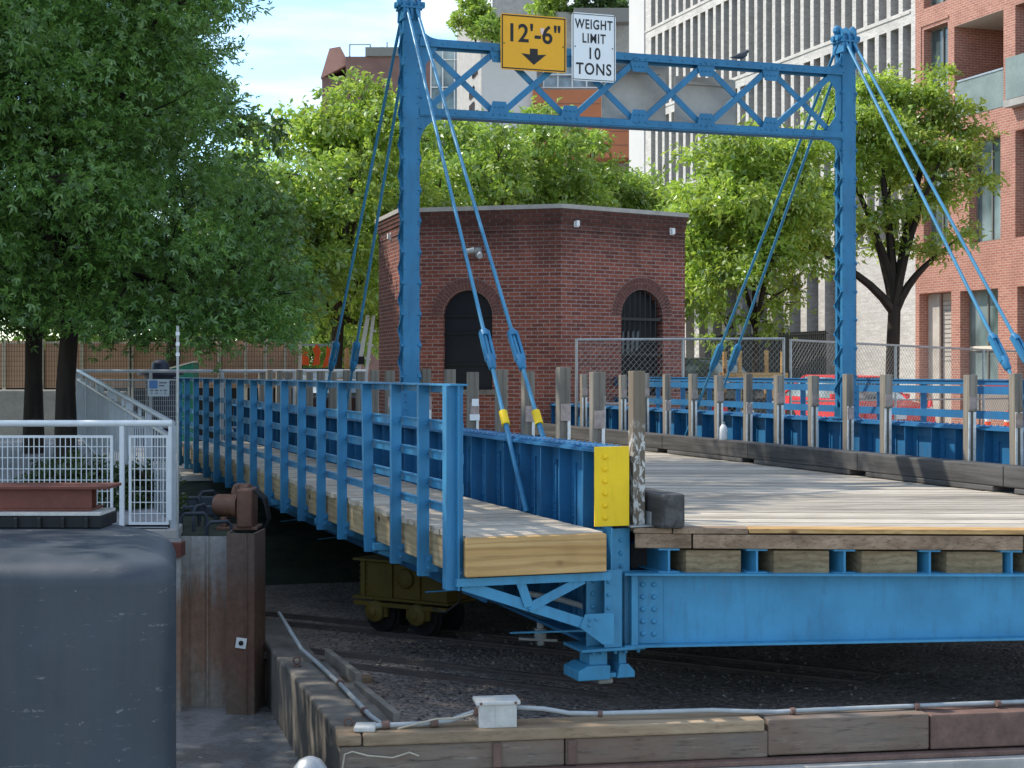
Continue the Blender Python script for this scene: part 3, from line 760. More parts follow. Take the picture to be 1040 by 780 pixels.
def portal():
    col = {}
    for x in (0,5.28):
        m=MB()
        for y in (-.075,.075):
            m.box(x-.088,x+.088,y-.008,y+.008,.585,4.98)
            for sx in (-1,1):
                a,b=sorted((x+sx*.088,x+sx*.074)); y0,y1=(y,y+.04) if y<0 else (y-.04,y); m.box(a,b,y0,y1,.585,4.98)
        for sx in (-1,1):
            z=.75; up=True; xx=x+sx*.091
            while z<4.9:
                z2=z+.165
                m.bar((xx,-.085 if up else .085,z),(xx,.085 if up else -.085,z2),.008,.036,(sx,0,0))
                yb=.075 if up else -.075
                m.lathe([(.012,0),(.010,.006),(.0001,.008)],(xx+sx*.004,yb,z2),7,(sx,0,0))
                m.bar((xx,yb-.025,z2),(xx,yb+.025,z2),.010,.032,(sx,0,0))
                z=z2; up=not up
            for k in range(7):
                a,b=sorted((xx-.004,xx+.010)); m.box(a,b,-.09,.09,.585,.72)
        # riveted foot and head plates
        m.box(x-.12,x+.12,-.105,-.085,.59,.98)
        for j in range(4):
            for dx in (-.07,.07): m.rivet((x+dx,-.105,.66+.08*j),(0,-1,0),.014)
        m.box(x-.13,x+.13,-.12,.12,.5885,.61)
        z=1.1
        while z<4.9:
            for dx in (-.07,.07): m.rivet((x+dx,-.083,z),(0,-1,0),.009)
            z+=.16
        m.box(x-.12,x+.12,-.12,.12,4.98,5.0)
        # head with pin plates and rounded knobs
        for dx in (-.10,-.02,.06): 
            m.prism([(x+dx,-.13,4.86),(x+dx,.13,4.86),(x+dx,.10,5.08),(x+dx,.03,5.16),(x+dx,-.03,5.16),(x+dx,-.10,5.08)],(.03,0,0))
        m.tube([(x-.15,-.05,5.03),(x+.15,-.05,5.03)],.035,10); m.tube([(x-.15,.05,5.03),(x+.15,.05,5.03)],.035,10)
        for dx in (-.14,.12): m.lathe([(.03,0),(.05,.03),(.045,.07),(.02,.1),(.0001,.105)],(x+dx*.8,0,5.08),10)
        col[x]=m.build('column', M['blue_p'], BR)
    m=MB(); x0,x1=.09,5.19; zt,zb=4.66,3.86
    m.box(x0,x1,-.085,.085,zt,zt+.014); m.box(x0,x1,-.095,-.083,zt-.07,zt+.0); m.box(x0,x1,.083,.095,zt-.07,zt)
    m.box(x0,x1,-.085,.085,zb-.014,zb); m.box(x0,x1,-.095,-.083,zb,zb+.07); m.box(x0,x1,.083,.095,zb,zb+.07)
    m.box(x0,x1,-.011,.011,zt-.09,zt-.001); m.box(x0,x1,-.011,.011,zb+.001,zb+.09)
    nod=[.14+.855*i for i in range(7)]
    nod=[.14,.98,1.80,2.62,3.44,4.26,5.10]
    for i in range(6):
        a,b=nod[i],nod[i+1]
        m.bar((a,-.02,zt-.03),(b,-.02,zb+.03),.012,.062,(0,-1,0)) if False else None
        for (p,q,yo) in (((a,zt-.04),(b,zb+.04),-.030),((a,zb+.04),(b,zt-.04),-.062)):
            d=Vector((q[0]-p[0],0,q[1]-p[1])); n=Vector((-d.z,0,d.x)).normalized()
            c=Vector(((p[0]+q[0])/2,yo,(p[1]+q[1])/2))
            m.obox(c,d/2,(0,.006,0),n*.033); m.obox(c+Vector((0,.02,0))+n*.027,d/2,(0,.02,0),n*.006)
    for i,xn in enumerate(nod[1:-1]):
        m.prism([(xn-.13,-.083,zt-.005),(xn+.13,-.083,zt-.005),(xn+.075,-.083,zt-.19),(xn-.075,-.083,zt-.19)],(0,.008,0))
        m.prism([(xn-.13,-.083,zb+.005),(xn+.13,-.083,zb+.005),(xn+.075,-.083,zb+.19),(xn-.075,-.083,zb+.19)],(0,.008,0))
        for dx in (-.07,0,.07):
            for z in (zt-.05,zt-.13,zb+.05,zb+.13): m.rivet((xn+dx*(.7 if abs(z-4.26)<.3 else 1),-.084 if abs(z-4.26)<.3 else -.096,z),(0,-1,0),.012)
    y=.2
    while y<5.1:
        m.rivet((y,-.095,zt-.035),(0,-1,0),.010); m.rivet((y,-.095,zb+.035),(0,-1,0),.010); y+=.14
    # curved corner gussets
    for sx,xc in ((1,.09),(-1,5.19)):
        def cq(ctr, a0, a1, r, k=8): return [(ctr[0]+r*math.cos(R(a0+(a1-a0)*i/k)), -.07, ctr[1]+r*math.sin(R(a0+(a1-a0)*i/k))) for i in range(k+1)]
        w=.20
        poly=[(xc,-.07,zb),(xc,-.07,zt+.22)]
        ctr=(xc+sx*(w),zt+.22); 
        poly+= [(ctr[0]-sx*w*math.cos(R(90*i/8)),-.07,ctr[1]-w*math.sin(R(90*i/8))) for i in range(1,9)]
        poly+=[(xc+sx*w*.95,-.07,zt-.10),(xc+sx*.07,-.07,(zt+zb)/2+.14),(xc+sx*.07,-.07,(zt+zb)/2-.14),(xc+sx*w*.95,-.07,zb+.1),(xc+sx*w,-.07,zb)]
        poly=[poly[0]]+poly[1:]
        m.prism(poly,(0,.010,0))
        ctr=(xc+sx*.24,zb-.34)
        p2=[(xc,-.07,zb-.012),(xc,-.07,zb-.36)]+[(ctr[0]-sx*.24*math.cos(R(90*i/8)),-.07,ctr[1]+.30*math.sin(R(90*i/8))) for i in range(0,9)]+[(xc+sx*.24,-.07,zb-.012)]
        m.prism(p2,(0,.010,0))
    m.build('portal_truss', M['blue_p'], BR)
    # stay rods with turnbuckles and yellow sleeves
    for x in (0,5.28):
        for sy in (-1,1):
            for sx in (-1,1):
                top=Vector((x+sx*.05,sy*.05,5.03)); bot=Vector((x+sx*.165,sy*4.22,.0))
                d=bot-top; t=.72
                m=MB(); m.tube([top,top+d],.018,10)
                rod=m.build('stay_rod', M['stay'], BR, smooth=True)
                m=MB(); c0=top+d*.705; c1=top+d*.755; dn=d.normalized(); sd=dn.cross(Vector((1,0,0))).normalized()
                m.tube([c0-dn*.03,c0,c0+dn*.05],[.026,.042,.04],10); m.tube([c1-dn*.05,c1,c1+dn*.09,c1+dn*.10],[.04,.044,.034,.026],10)
                for q in (-1,1): m.bar(c0+Vector((q*.034,0,0)),c1+Vector((q*.034,0,0)),.022,.05,sd)
                m.build('turnbuckle', M['blue_p'], rod, smooth=True)
                if sy<0:
                    m=MB(); e0=top+d*.842; m.tube([e0,e0+dn*.14],.036,12); m.build('sleeve', M['yellow'], rod, smooth=True)
                m=MB(); e0=top+d*.86; m.tube([e0,bot],.023,10); m.build('lower_rod', M['blue_p'], rod, smooth=True)
def m_stay():
    m=paint('stay_paint', (.05,.23,.38,1), .28, .25); return m
M['stay']=m_stay()
portal()

def bogie(x, y, lab):
    g = MB()
    # local frame of the truck follows the skewed rails; built straight in bridge coordinates
    wd = Vector((1.84,-1.1,0)).normalized(); c=math.cos(TH); s=math.sin(TH)
    a = Vector((wd.x*c+wd.y*s, -wd.x*s+wd.y*c, 0)); b = Vector((-a.y,a.x,0))
    C = Vector((x,y,0))
    def bx(m,u0,u1,v0,v1,z0,z1): m.obox(C+a*((u0+u1)/2)+b*((v0+v1)/2)+Vector((0,0,(z0+z1)/2)), a*(u1-u0)/2, b*(v1-v0)/2, Vector((0,0,(z1-z0)/2)))
    m=MB()
    bx(m,-.46,.52,-.25,.25,-1.02,-.68); bx(m,-.54,.56,-.30,.30,-.68,-.66); bx(m,-.54,.56,-.30,.30,-1.045,-1.02)
    for u in (-.44,-.12,.2,.5): bx(m,u-.025,u+.025,-.275,.275,-1.02,-.68)
    for u in (-.48,-.40): 
        for k in range(5): m.rivet(C+a*u-b*.255+Vector((0,0,-.73-.06*k)),-b,.012)
    m.lathe([(.10,0),(.09,.03),(.05,.05),(.0001,.055)],C+a*.05-b*.25+Vector((0,0,-.83)),12,-b)
    bx(m,-.5,.56,-.34,-.30,-1.10,-1.06)
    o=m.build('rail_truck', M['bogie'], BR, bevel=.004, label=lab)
    for u in (-.26,.22):
        m=MB()
        m.lathe([(.105,0),(.10,.04),(.045,.06),(.035,.075),(.0001,.08)],C+a*u-b*.30+Vector((0,0,-1.15)),14,-b)
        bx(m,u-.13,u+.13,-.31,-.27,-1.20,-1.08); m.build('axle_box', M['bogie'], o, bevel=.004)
    for u in (-.26,.22):
        m=MB()
        for q in (-.2,.2): m.lathe([(.04,-.04),(.17,-.035),(.19,-.03),(.19,-.02),(.165,-.018),(.165,.03),(.04,.035)],C+a*u+b*q+Vector((0,0,-1.19)),24,-b)
        m.tube([C+a*u+b*.25+Vector((0,0,-1.19)),C+a*u-b*.25+Vector((0,0,-1.19))],.035,10)
        m.build('wheel', M['black'], o, smooth=True)
bogie(-.35,-1.55,'dirty yellow four wheeled rail truck under the near girder')
bogie(-.35,5.6,'far rail truck in the shade under the bridge')
def rails():
    wd = Vector((1.84,-1.1,0)).normalized(); n=Vector((-wd.y,wd.x,0))
    for nm,c,lab in (('rail_track',B(-.35,-1.55),'dark pair of rails crossing the gravel under the nearest rail truck'),('rail_track',Vector((-.2,13.0,0)),'pair of rusty rails half buried in gravel beside the near timber wall')):
        r=thing(nm,lab,'railway track')
        for q in (-.2,.2):
            p=c+n*q; m=MB()
            a=p-wd*2.3; b=p+wd*(4.5 if c.y>13.5 else 1.2)
            m.bar((a.x,a.y,-1.372),(b.x,b.y,-1.372),.035,.03); m.bar((a.x,a.y,-1.39),(b.x,b.y,-1.39),.08,.02)
            m.build('rail', M['railsteel'], r)
M['railsteel']=plain('dark_rail_steel',(.10,.08,.07,1),.8,.3,6)
rails()

M['blue_r']=paint('blue_paint_railing',(.033,.207,.385,1),.42,.3,damt=.3)
def railing(name,label,x,s,ys,yn,yf,mt='blue_r',hs=((.955,1.0),(.715,.785),(.495,.565),(.285,.355),(.125,.19))):
    r = thing(name,label,'railing',B(x,0,0),TH)
    lean={3:(.0,.09)}
    for i,y in enumerate(ys):
        m=MB(); dy=lean.get(i,(0,0))[1] if s<0 else 0
        w=.040 if i else .060
        def pl(x0,x1,y0,y1,z0,z1):
            a,b=sorted((x0*s,x1*s)); m.add([(a,y0-dy*.3,z0),(b,y0-dy*.3,z0),(b,y1-dy*.3,z0),(a,y1-dy*.3,z0),(a,y0+dy,z1),(b,y0+dy,z1),(b,y1+dy,z1),(a,y1+dy,z1)],[(3,2,1,0),(4,5,6,7),(0,1,5,4),(1,2,6,5),(2,3,7,6),(3,0,4,7)])
        pl(-w,w,-.006+y,.006+y,-.37,1.035)
        pl(w-.012,w+.0,y+.0065,y+(.05 if i else .09),-.37,1.035)
        pl(-.02,-.008,y-.06,y-.0065,-.37,1.035) if i==0 else None
        # clip angle and bolts at the foot
        pl(-.105,.0,y-.020,y-.008,-.34,-.215); pl(-.105,-.093,y-.008,y+.05,-.34,-.215)
        for z in (-.25,-.31): m.lathe([(.02,0),(.02,.016),(.009,.017),(.009,.03)],(s*-.03,y-.020,z),6,(0,-1,0))
        for z in (.98,.75,.53,.32,.16): m.rivet((s*-w*.5,y-.006+dy*max(0,(z+.37)/1.4),z),(0,-1,0),.011)
        m.build('post',M[mt],r)
    m=MB(); m.box(*sorted((s*-.08,s*.045)),yn-.05,yf,1.036,1.048); m.box(*sorted((s*-.052,s*-.064)),yn,yf,.985,1.035); m.build('top_rail',M[mt],r)
    for z0,z1 in hs[0:]:
        if z0>.9: continue
        m=MB(); a,b=sorted((s*-.054,s*-.066)); m.box(a,b,yn,yf,z0,z1); m.box(*sorted((s*-.054,s*-.040)),yn,yf,z1-.010,z1); m.build('rail',M[mt],r)
    return r
ysl=[-5.80,-5.02,-4.22,-3.33,-2.32,-1.42,-.48,.46,1.42,2.42,3.40,4.36,5.40,6.45,7.5,8.55,9.5]
railing('walkway_railing','blue steel walkway railing along the left edge with bolted posts',-1.25,-1,ysl,-5.80,9.9,'blue_r')
ysr=[-5.6+.98*i for i in range(18)]
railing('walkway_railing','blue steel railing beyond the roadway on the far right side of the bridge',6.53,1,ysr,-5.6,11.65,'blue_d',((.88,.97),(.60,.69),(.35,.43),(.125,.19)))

# ---------------------------------------------------------------- timber marker posts beside the roadway
def posts():
    left=[-5.54,-4.77,-4.01,-3.13,-2.39,-1.51,-.73,.12,.95,1.72,2.52,3.24,3.95,4.78,5.6,6.4,7.2,8.0,8.8,9.6,10.4]
    right=[-4.3,-3.50,-2.74,-1.21,-.43,.365,1.21,2.04,2.86,3.67,4.53,5.3,6.17,7.0,7.8,8.6]
    ordn=['first','second','third','fourth','fifth','sixth','seventh','eighth','ninth','tenth','eleventh','twelfth','thirteenth','fourteenth','fifteenth','sixteenth','seventeenth','eighteenth','nineteenth','twentieth','twenty first']
    rnd=random.Random(3)
    for side,ys in (('left',left),('right',right)):
        x=.225 if side=='left' else 5.06
        for i,y in enumerate(ys):
            if side=='left':
                lab=('tall weathered post with flaking white paint beside the yellow girder end' if i==0 else
                     'weathered timber post, %s from the near end in the left row'%ordn[i])
            else: lab='timber post with pale reflector strip, %s from the right in the far row'%ordn[i]
            h=(1.15 if side=='left' else 1.10)+rnd.uniform(-.02,.02)
            r=thing('timber_post',lab,'post',B(x,y,0),TH+rnd.uniform(-.05,.05),'timber posts along both roadway edges')
            r.rotation_euler=(rnd.uniform(-.012,.012),rnd.uniform(-.012,.012),TH+rnd.uniform(-.05,.05))
            w=.048 if side=='left' else .046
            m=MB(); m.box(-w,w,-w,w,.001,h)
            if side=='right' and i%3!=1: m.box(-w-.002,w+.002,-w-.02,-w-.001,h-.36,h)
            m.build('post_body',M['flaky'] if (side=='left' and i==0) else M['post'],r,bevel=.004)
            if side=='right':
                m=MB(); m.box(.012,w-.004,-w-.006,-w-.0005 if False else -w-.001,.24,h-.37); m.box(-w+.002,-w+.024,-w-.006,-w-.001,.24,h-.37); m.build('reflector',M['reflector'],r)
                m=MB(); m.box(-w+.002,w-.004,-w-.026,-w-.021,h-.34,h-.22) if i%3!=1 else m.box(-w+.002,w-.004,-w-.009,-w-.004,h-.52,h-.38); m.build('worn_patch',M['reflector2'],r)
            elif i in (1,2,3,5,6,7,9):
                m=MB(); m.box(.02,w-.002,-w-.006,-w-.001,.30,h-.30); m.build('reflector',M['reflector'],r)
                m=MB(); m.box(-w+.006,w-.006,-w-.012,-w-.007,h-.44,h-.30); m.build('worn_patch',M['reflector2'] ,r)
                if i==5:
                    m=MB(); m.box(-.03,.04,-w-.018,-w-.013,.80,.87); m.box(-.05,.05,-w-.018,-w-.013,.66,.72); m.build('sticker',M['sticker'],r)
            if side=='left' and i==0:
                m=MB(); m.box(-.1,.13,-.12,.10,.001,.014); m.box(.062,.074,-.11,.09,.014,.11); m.build('base_bracket',M['galv'],r,bevel=.002)
def m_flaky():
    m=N('flaking_white_post'); v=m.coord('Object',(1,1,.55)); g=m.coord('Object',(14,14,.8))
    n=m.noise(v,22,5,.65,.5); n2=m.noise(v,4,3); gr=m.noise(g,1,6,.7)
    c=m.mix(m.ramp(gr,[(.3,W(0)),(.7,W(1))]),(.24,.19,.14,1),(.12,.10,.075,1))
    sep=m.node('ShaderNodeSeparateXYZ'); m.link(m.coord('Object'),sep.inputs[0])
    mr=m.node('ShaderNodeMapRange'); m.link(sep.outputs[2],mr.inputs[0]); mr.inputs[1].default_value=.8; mr.inputs[2].default_value=.6
    f=m.math('MULTIPLY',m.ramp(n,[(.5,W(0)),(.56,W(1))]),mr.outputs[0])
    c=m.mix(f,c,(.58,.57,.53,1)); m.bump(n,.4,.006); return m.fin(c,.85,0,.2)
M['flaky']=m_flaky()
posts()

# ---------------------------------------------------------------- signs on the portal
def text(s, size, loc, mat, parent, off=.004, align='CENTER', sx=1.0, spc=1.04):
    cu=bpy.data.curves.new('lettering','FONT'); cu.body=s; cu.size=size; cu.align_x=align; cu.align_y='CENTER'; cu.offset=off; cu.space_character=spc; cu.extrude=.0008
    o=bpy.data.objects.new('lettering',cu); COL.objects.link(o); o.parent=parent; o.location=loc; o.rotation_euler=(R(90),0,0); o.scale=(sx,1,1)
    cu.materials.append(mat)
    dg=bpy.context.evaluated_depsgraph_get(); me=bpy.data.meshes.new_from_object(o.evaluated_get(dg)); me.name='lettering'
    q=bpy.data.objects.new('lettering',me); COL.objects.link(q); q.parent=parent; q.location=loc; q.rotation_euler=(R(90),0,0); q.scale=(sx,1,1)
    bpy.data.objects.remove(o); bpy.data.curves.remove(cu); q.name='lettering'; return q
def rrect(m,w,h,r,y,th,z=0):
    pts=[]
    for cx,cz,a0 in ((w/2-r,h/2-r,0),(-w/2+r,h/2-r,90),(-w/2+r,-h/2+r,180),(w/2-r,-h/2+r,270)):
        for k in range(7): an=R(a0+15*k); pts.append((cx+r*math.cos(an),y,z+cz+r*math.sin(an)))
    m.prism(pts,(0,th,0))
def signs():
    def sign(name,label,xc,zc,w,h,face):
        r=thing(name,label,'sign',B(xc,-.135,zc),TH)
        m=MB(); rrect(m,w,h,.035,0,.004); m.build('panel',M['alu'],r)
        m=MB(); rrect(m,w-.004,h-.004,.034,-.0012,.001); f=m.build('border',face if name=='clearance_sign' else face,r)
        return r
    # amber clearance sign
    r=sign('clearance_sign','amber low clearance sign reading 12 feet 6 with down arrow on the portal','',0,1,1,None) if False else None
    r=thing('clearance_sign','amber clearance sign reading 12 feet 6 inches with down arrow on portal','sign',B(1.355,-.135,PZ(44.7,17.1)),TH)
    w,h=.755,.605
    m=MB(); rrect(m,w,h,.03,0,.004); m.build('panel',M['signy'],r)
    m=MB(); 
    for a,b,c,d in ((-w/2+.012,w/2-.012,h/2-.024,h/2-.012),(-w/2+.012,w/2-.012,-h/2+.012,-h/2+.024)): m.box(a,b,-.003,-.001,c,d)
    for a,b in ((-w/2+.012,-w/2+.024),(w/2-.024,w/2-.012)): m.box(a,b,-.003,-.001,-h/2+.0245,h/2-.0245)
    m.prism([(-.045,-.002,-.06),(.045,-.002,-.06),(.045,-.002,-.125),(.145,-.002,-.115),(.0,-.002,-.235),(-.145,-.002,-.115),(-.045,-.002,-.125)],(0,-.001,0))
    for dz in (-.02,): 
        for dx in (-.35,.35): m.lathe([(.008,0),(.007,.004),(.0001,.005)],(dx*.97,-.001,dz),8,(0,-1,0))
    m.build('border_and_arrow',M['ink'],r)
    text("12'-6\"",.272,(0,-.002,.09),M['ink'],r,.005,sx=.94)
    m=MB(); m.prism([(.07,-.004,.165),(.12,-.004,.17),(.10,-.004,.10),(.085,-.004,.10)],(0,-.0006,0)); m.build('scrap_of_tape',plain('pink_tape',(.85,.62,.55,1),.6,.05),r)
    # white weight sign
    r=thing('weight_sign','white sign reading WEIGHT LIMIT 10 TONS beside the amber sign on the portal','sign',B(2.055,-.135,PZ(48.5,17.3)),TH)
    w,h=.52,.745
    m=MB(); rrect(m,w,h,.04,0,.004); m.build('panel',M['signw'],r)
    m=MB()
    for a,b,c,d in ((-w/2+.012,w/2-.012,h/2-.019,h/2-.012),(-w/2+.012,w/2-.012,-h/2+.012,-h/2+.019)): m.box(a,b,-.003,-.001,c,d)
    for a,b in ((-w/2+.012,-w/2+.019),(w/2-.019,w/2-.012)): m.box(a,b,-.003,-.001,-h/2+.0195,h/2-.0195)
    for dx in (-.22,.22): m.lathe([(.008,0),(.007,.004),(.0001,.005)],(dx,-.001,0.0),8,(0,-1,0))
    m.build('border',M['ink'],r)
    for s,z,sz,sx in (('WEIGHT',.245,.146,.72),('LIMIT',.092,.146,.72),('10',-.074,.178,.84),('TONS',-.245,.178,.82)): text(s,sz,(0,-.002,z),M['ink'],r,.0026,sx=sx,spc=1.14)
    # backs of two signs on the far side of the truss
    for nm,lab,px0,px1,y0,y1 in (('sign_back','bare grey back of a sign behind the truss, next to the white sign',611,676,58,127),('sign_back','bare grey back of the wider sign behind the truss, further right',685,747,79,131)):
        Dd=17.75; x0,x1=PX(px0,Dd),PX(px1,Dd)
        def bx(X): return (X-O[0]-.16*UX)/VX
        D0=O[1]+bx(x0)*VY+.16*UY
        xa=None
        def solve(px):
            lo,hi=0,6
            for _ in range(40):
                mid=(lo+hi)/2; p=B(mid,.16); 
                if 520+F*p.x/p.y<px: lo=mid
                else: hi=mid
            return lo
        xa,xb=solve(px0),solve(px1); Dm=B((xa+xb)/2,.16).y
        r=thing(nm,lab,'sign',B((xa+xb)/2,.16,(PZ(y0,Dm)+PZ(y1,Dm))/2),TH)
        m=MB(); rrect(m,xb-xa,(y1-y0)/F*Dm,.035,0,.004); m.build('panel',M['alu'],r)
        m=MB(); m.box(-(xb-xa)/2+.08,(xb-xa)/2-.08,-.045,-.0012,.20,.235); m.build('mounting_strap',M['alu'],r)
    # pigeon on the top chord
    r=thing('pigeon','dark pigeon standing on the top chord of the portal','bird',B(3.92,0,4.675),TH); r.scale=(.72,.72,.72)
    m=MB(); m.tube([(-.19,0,.06),(-.12,0,.075),(-.05,0,.09),(.02,0,.11),(.07,0,.135),(.095,0,.165),(.115,0,.185),(.135,0,.187)],[.006,.022,.045,.055,.045,.027,.03,.012],10)
    for q in (-.02,.02): m.tube([(0,q,.07),(0,q,.0)],.005,5)
    m.build('bird_body',plain('pigeon_feathers',(.05,.055,.065,1),.7,.3,30),r,smooth=True)
    m=MB(); m.tube([(.135,0,.187),(.158,0,.18)],[.006,.001],6); m.build('beak',M['ink'],r)
    # white bottle behind the far kerb
    r=thing('bottle','white plastic bottle standing behind the far kerb timber','bottle',B(4.87,2.35,.25),TH)
    m=MB(); m.lathe([(.05,0),(.052,.01),(.052,.13),(.045,.165),(.02,.20)],(0,0,0),14); m.build('bottle_body',M['sticker'],r,smooth=True)
    m=MB(); m.lathe([(.021,.2),(.021,.23),(.0001,.231)],(0,0,0),12); m.build('cap',M['conduit'],r)
signs()

def under_bits():
    # pale pipes and a jack hanging below the walkway
    def loc(px,py,D):
        p=P(px,py,D); dx,dy=p.x-O[0],p.y-O[1]; return (dx*VX+dy*VY, dx*UX+dy*UY, p.z)
    m=MB(); m.tube([loc(538,603,12.2),loc(570,609,12.0),loc(600,618,11.8)],.022,8); m.build('drain_pipe',M['conduit'],BR,smooth=True)
    m=MB(); m.tube([loc(549,590,13),loc(549,640,13)],.03,10); m.tube([loc(549,638,13),loc(549,649,13)],.05,10); m.tube([loc(549,649,13),loc(549,655,13)],.03,8); m.build('jack_post',M['conduit'],BR,smooth=True)
    m=MB(); a,b=loc(527,648,13),loc(566,650,13); m.bar(a,b,.08,.02); m.build('jack_arm',M['galv'],BR)
    m=MB(); m.tube([loc(470,588,12.4),loc(466,612,12.5),loc(452,622,12.6),loc(440,618,12.8)],.008,6); m.build('loose_cable',M['black'],BR,smooth=True)
    for k,(x,y0,y1,z) in enumerate(((-.6,-4.5,9,-.42),(1.6,-5,10,-.55),(3.6,-6,10,-.55))):
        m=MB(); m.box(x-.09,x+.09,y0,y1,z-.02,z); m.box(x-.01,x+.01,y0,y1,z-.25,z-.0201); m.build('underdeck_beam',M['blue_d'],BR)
    y=-3.4
    while y<10:
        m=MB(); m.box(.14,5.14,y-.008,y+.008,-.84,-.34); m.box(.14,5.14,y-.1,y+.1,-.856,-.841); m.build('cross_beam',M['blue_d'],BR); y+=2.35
under_bits()
# ---------------------------------------------------------------- left side: railings, bins, hoarding
M['motor']=plain('brown_motor_paint',(.20,.10,.065,1),.5,.35,7); M['loop']=plain('dark_blue_steel',(.04,.05,.065,1),.5,.3,8)
def left_side():
    # white mesh railing on the promenade edge
    y=13.85; zt=PZ(430,y); zb=-.23
    r=thing('mesh_railing','white railing with square wire mesh panels on the promenade edge at left','railing',(0,y,0))
    m=MB(); m.tube([(-9,0,zt),(PX(175,y),0,zt)],.030,10); m.build('handrail',M['white'],r,smooth=True)
    xc=PX(175,y)
    for i in range(4):
        x=PX(124,y)-1.75*i
        m=MB(); m.box(x-.02,x+.02,-.02,.02,zb,zt-.02); m.build('post',M['white'],r,bevel=.003)
    m=MB(); m.box(xc-.032,xc-.002,-.018,.018,zb+.06,zt-.02); m.build('post',M['white'],r,bevel=.003)
    def panel(x0,x1):
        z0,z1=zb+.02,zt-.105
        m=MB(); 
        m.box(x0,x0+.022,-.012,.012,z0,z1); m.box(x1-.022,x1,-.012,.012,z0,z1); m.box(x0+.022,x1-.022,-.012,.012,z1-.022,z1); m.box(x0+.022,x1-.022,-.012,.012,z0,z0+.022)
        n=int((x1-x0)/.045)
        for k in range(1,n):
            x=x0+(x1-x0)*k/n; m.box(x-.0035,x+.0035,-.0105,-.0035,z0+.022,z1-.022)
        k=1
        while z0+.098*k<z1-.02:
            z=z0+.098*k; m.box(x0+.022,x1-.022,-.003,.004,z-.0035,z+.0035); k+=1
        m.build('mesh_panel',M['white'],r)
    panel(PX(131,y),PX(175,y)-.03)
    for i in range(4): panel(PX(124,y)-1.75*(i+1)+.10,PX(124,y)-1.75*i-.08)
    # thin signal pole at the corner
    p=thing('thin_pole','thin pale grey pole standing at the corner of the white railing','pole',(PX(180.5,13.7),13.7,-.5))
    m=MB(); m.tube([(0,0,0),(0,0,PZ(331,13.7)+.5)],.012,10); m.build('pole_shaft',M['galv'],p,smooth=True)
    for k in range(3): m=MB(); m.tube([(0,0,1.95-.09*k),(0,0,1.98-.09*k)],.017,10); m.build('band',M['white'],p)
    # ramp railing, climbing away from the corner
    a=Vector((xc,y+.02,0)); b=Vector((PX(79,24.5),24.5,0)); za,zbm=zt,PZ(376.5,24.5); L=(b-a).length
    r=thing('ramp_railing','grey railing of close vertical bars climbing the ramp beside the trees','railing')
    def q(t,dz): v=a.lerp(b,t); return (v.x,v.y,za+(zbm-za)*t+dz)
    m=MB(); m.tube([q(0,0),q(1,0)],.026,8); m.build('handrail',M['greyrail'],r,smooth=True)
    m=MB(); m.bar(q(0,-.13),q(1,-.13),.04,.03); m.build('lower_rail',M['greyrail'],r)
    m=MB(); m.bar(q(0,-.98),q(1,-.98),.04,.03); m.build('lower_rail',M['greyrail'],r)
    m=MB(); n=52
    for k in range(n+1):
        m.bar(q(k/n,-.97),q(k/n,-.14),.016,.010,(b-a))
        if k%4==0: m.bar(q(k/n,-.14),q(k/n,-.01),.03,.03,(b-a))
    m.build('bars',M['greyrail'],r)
    for k in range(7):
        m=MB(); m.bar(q(k/6,-1.35),q(k/6,-.02),.05,.05,(b-a)); m.build('post',M['greyrail'],r)
    m=MB(); w=Vector((-1.6,0,0)); p0,p1=Vector(q(0,-1.03)),Vector(q(1,-1.03)); p0.z=-.215
    m.add([p0,p1,p1+w,p0+w],[(0,1,2,3)]); m.add([p0,p1,p1-Vector((0,0,2)),p0-Vector((0,0,2))],[(3,2,1,0)]); m.build('ramp_path',M['paving'],kind='structure')
    # far railing across the street end
    yy=26.6; r=thing('street_end_railing','thin grey pipe railing with wire mesh crossing behind the far end of the walkway','railing',(0,yy,0))
    z1=PZ(377,yy); x0,x1=PX(80,yy),PX(372,yy)
    m=MB(); m.tube([(x0,0,z1),(x1,0,z1)],.028,8); m.tube([(x0,0,z1-.15),(x1,0,z1-.15)],.016,8); m.tube([(x0,0,z1-.95),(x1,0,z1-.95)],.016,8); m.build('pipe_rail',M['greyrail'],r,smooth=True)
    for k in range(5):
        x=x0+(x1-x0)*k/4; m=MB(); m.box(x-.025,x+.025,-.02,.02,GZ,z1-.01); m.build('post',M['greyrail'],r)
    m=MB(); n=52
    for k in range(n):
        x=x0+(PX(186,yy)-x0)*k/n; m.box(x-.004,x+.004,.01,.018,z1-.95,z1-.15)
    for k in range(9): m.box(x0,PX(186,yy),.0185,.026,z1-.95+.09*k,z1-.943+.09*k)
    m.build('wire_mesh',M['greyrail'],r)
    s=thing('notice_sign','small pale blue notice sign fixed to the far mesh railing beside the bin','sign',(PX(161,26.5),26.5,PZ(394,26.5)))
    m=MB(); rrect(m,.36,.285,.015,0,.006); m.build('panel',plain('pale_blue_sign',(.55,.64,.72,1),.4,.05,5),s)
    m=MB(); m.box(-.155,-.015,-.003,-.001,-.01,.125); m.build('blue_square',plain('sign_blue',(.10,.25,.55,1),.4,.05,5),s)
    m=MB()
    for k,(a,b) in enumerate(((.01,.14),(.01,.10))): m.box(a,b,-.003,-.001,.075-.05*k,.10-.05*k)
    for k,(a,b) in enumerate(((-.14,-.09),(-.06,.0),(.03,.06),(.09,.14))): m.box(a,b,-.003,-.001,-.055,-.03); m.box(a+.01,b-.012,-.003,-.001,-.10,-.08)
    m.build('print_lines',plain('sign_grey_print',(.18,.2,.25,1),.5,.05,5),s)
    # litter bin with domed lid
    t=thing('litter_bin','dark navy litter bin with a domed lid behind the far railing','bin',(PX(163,27.6),27.6,GZ))
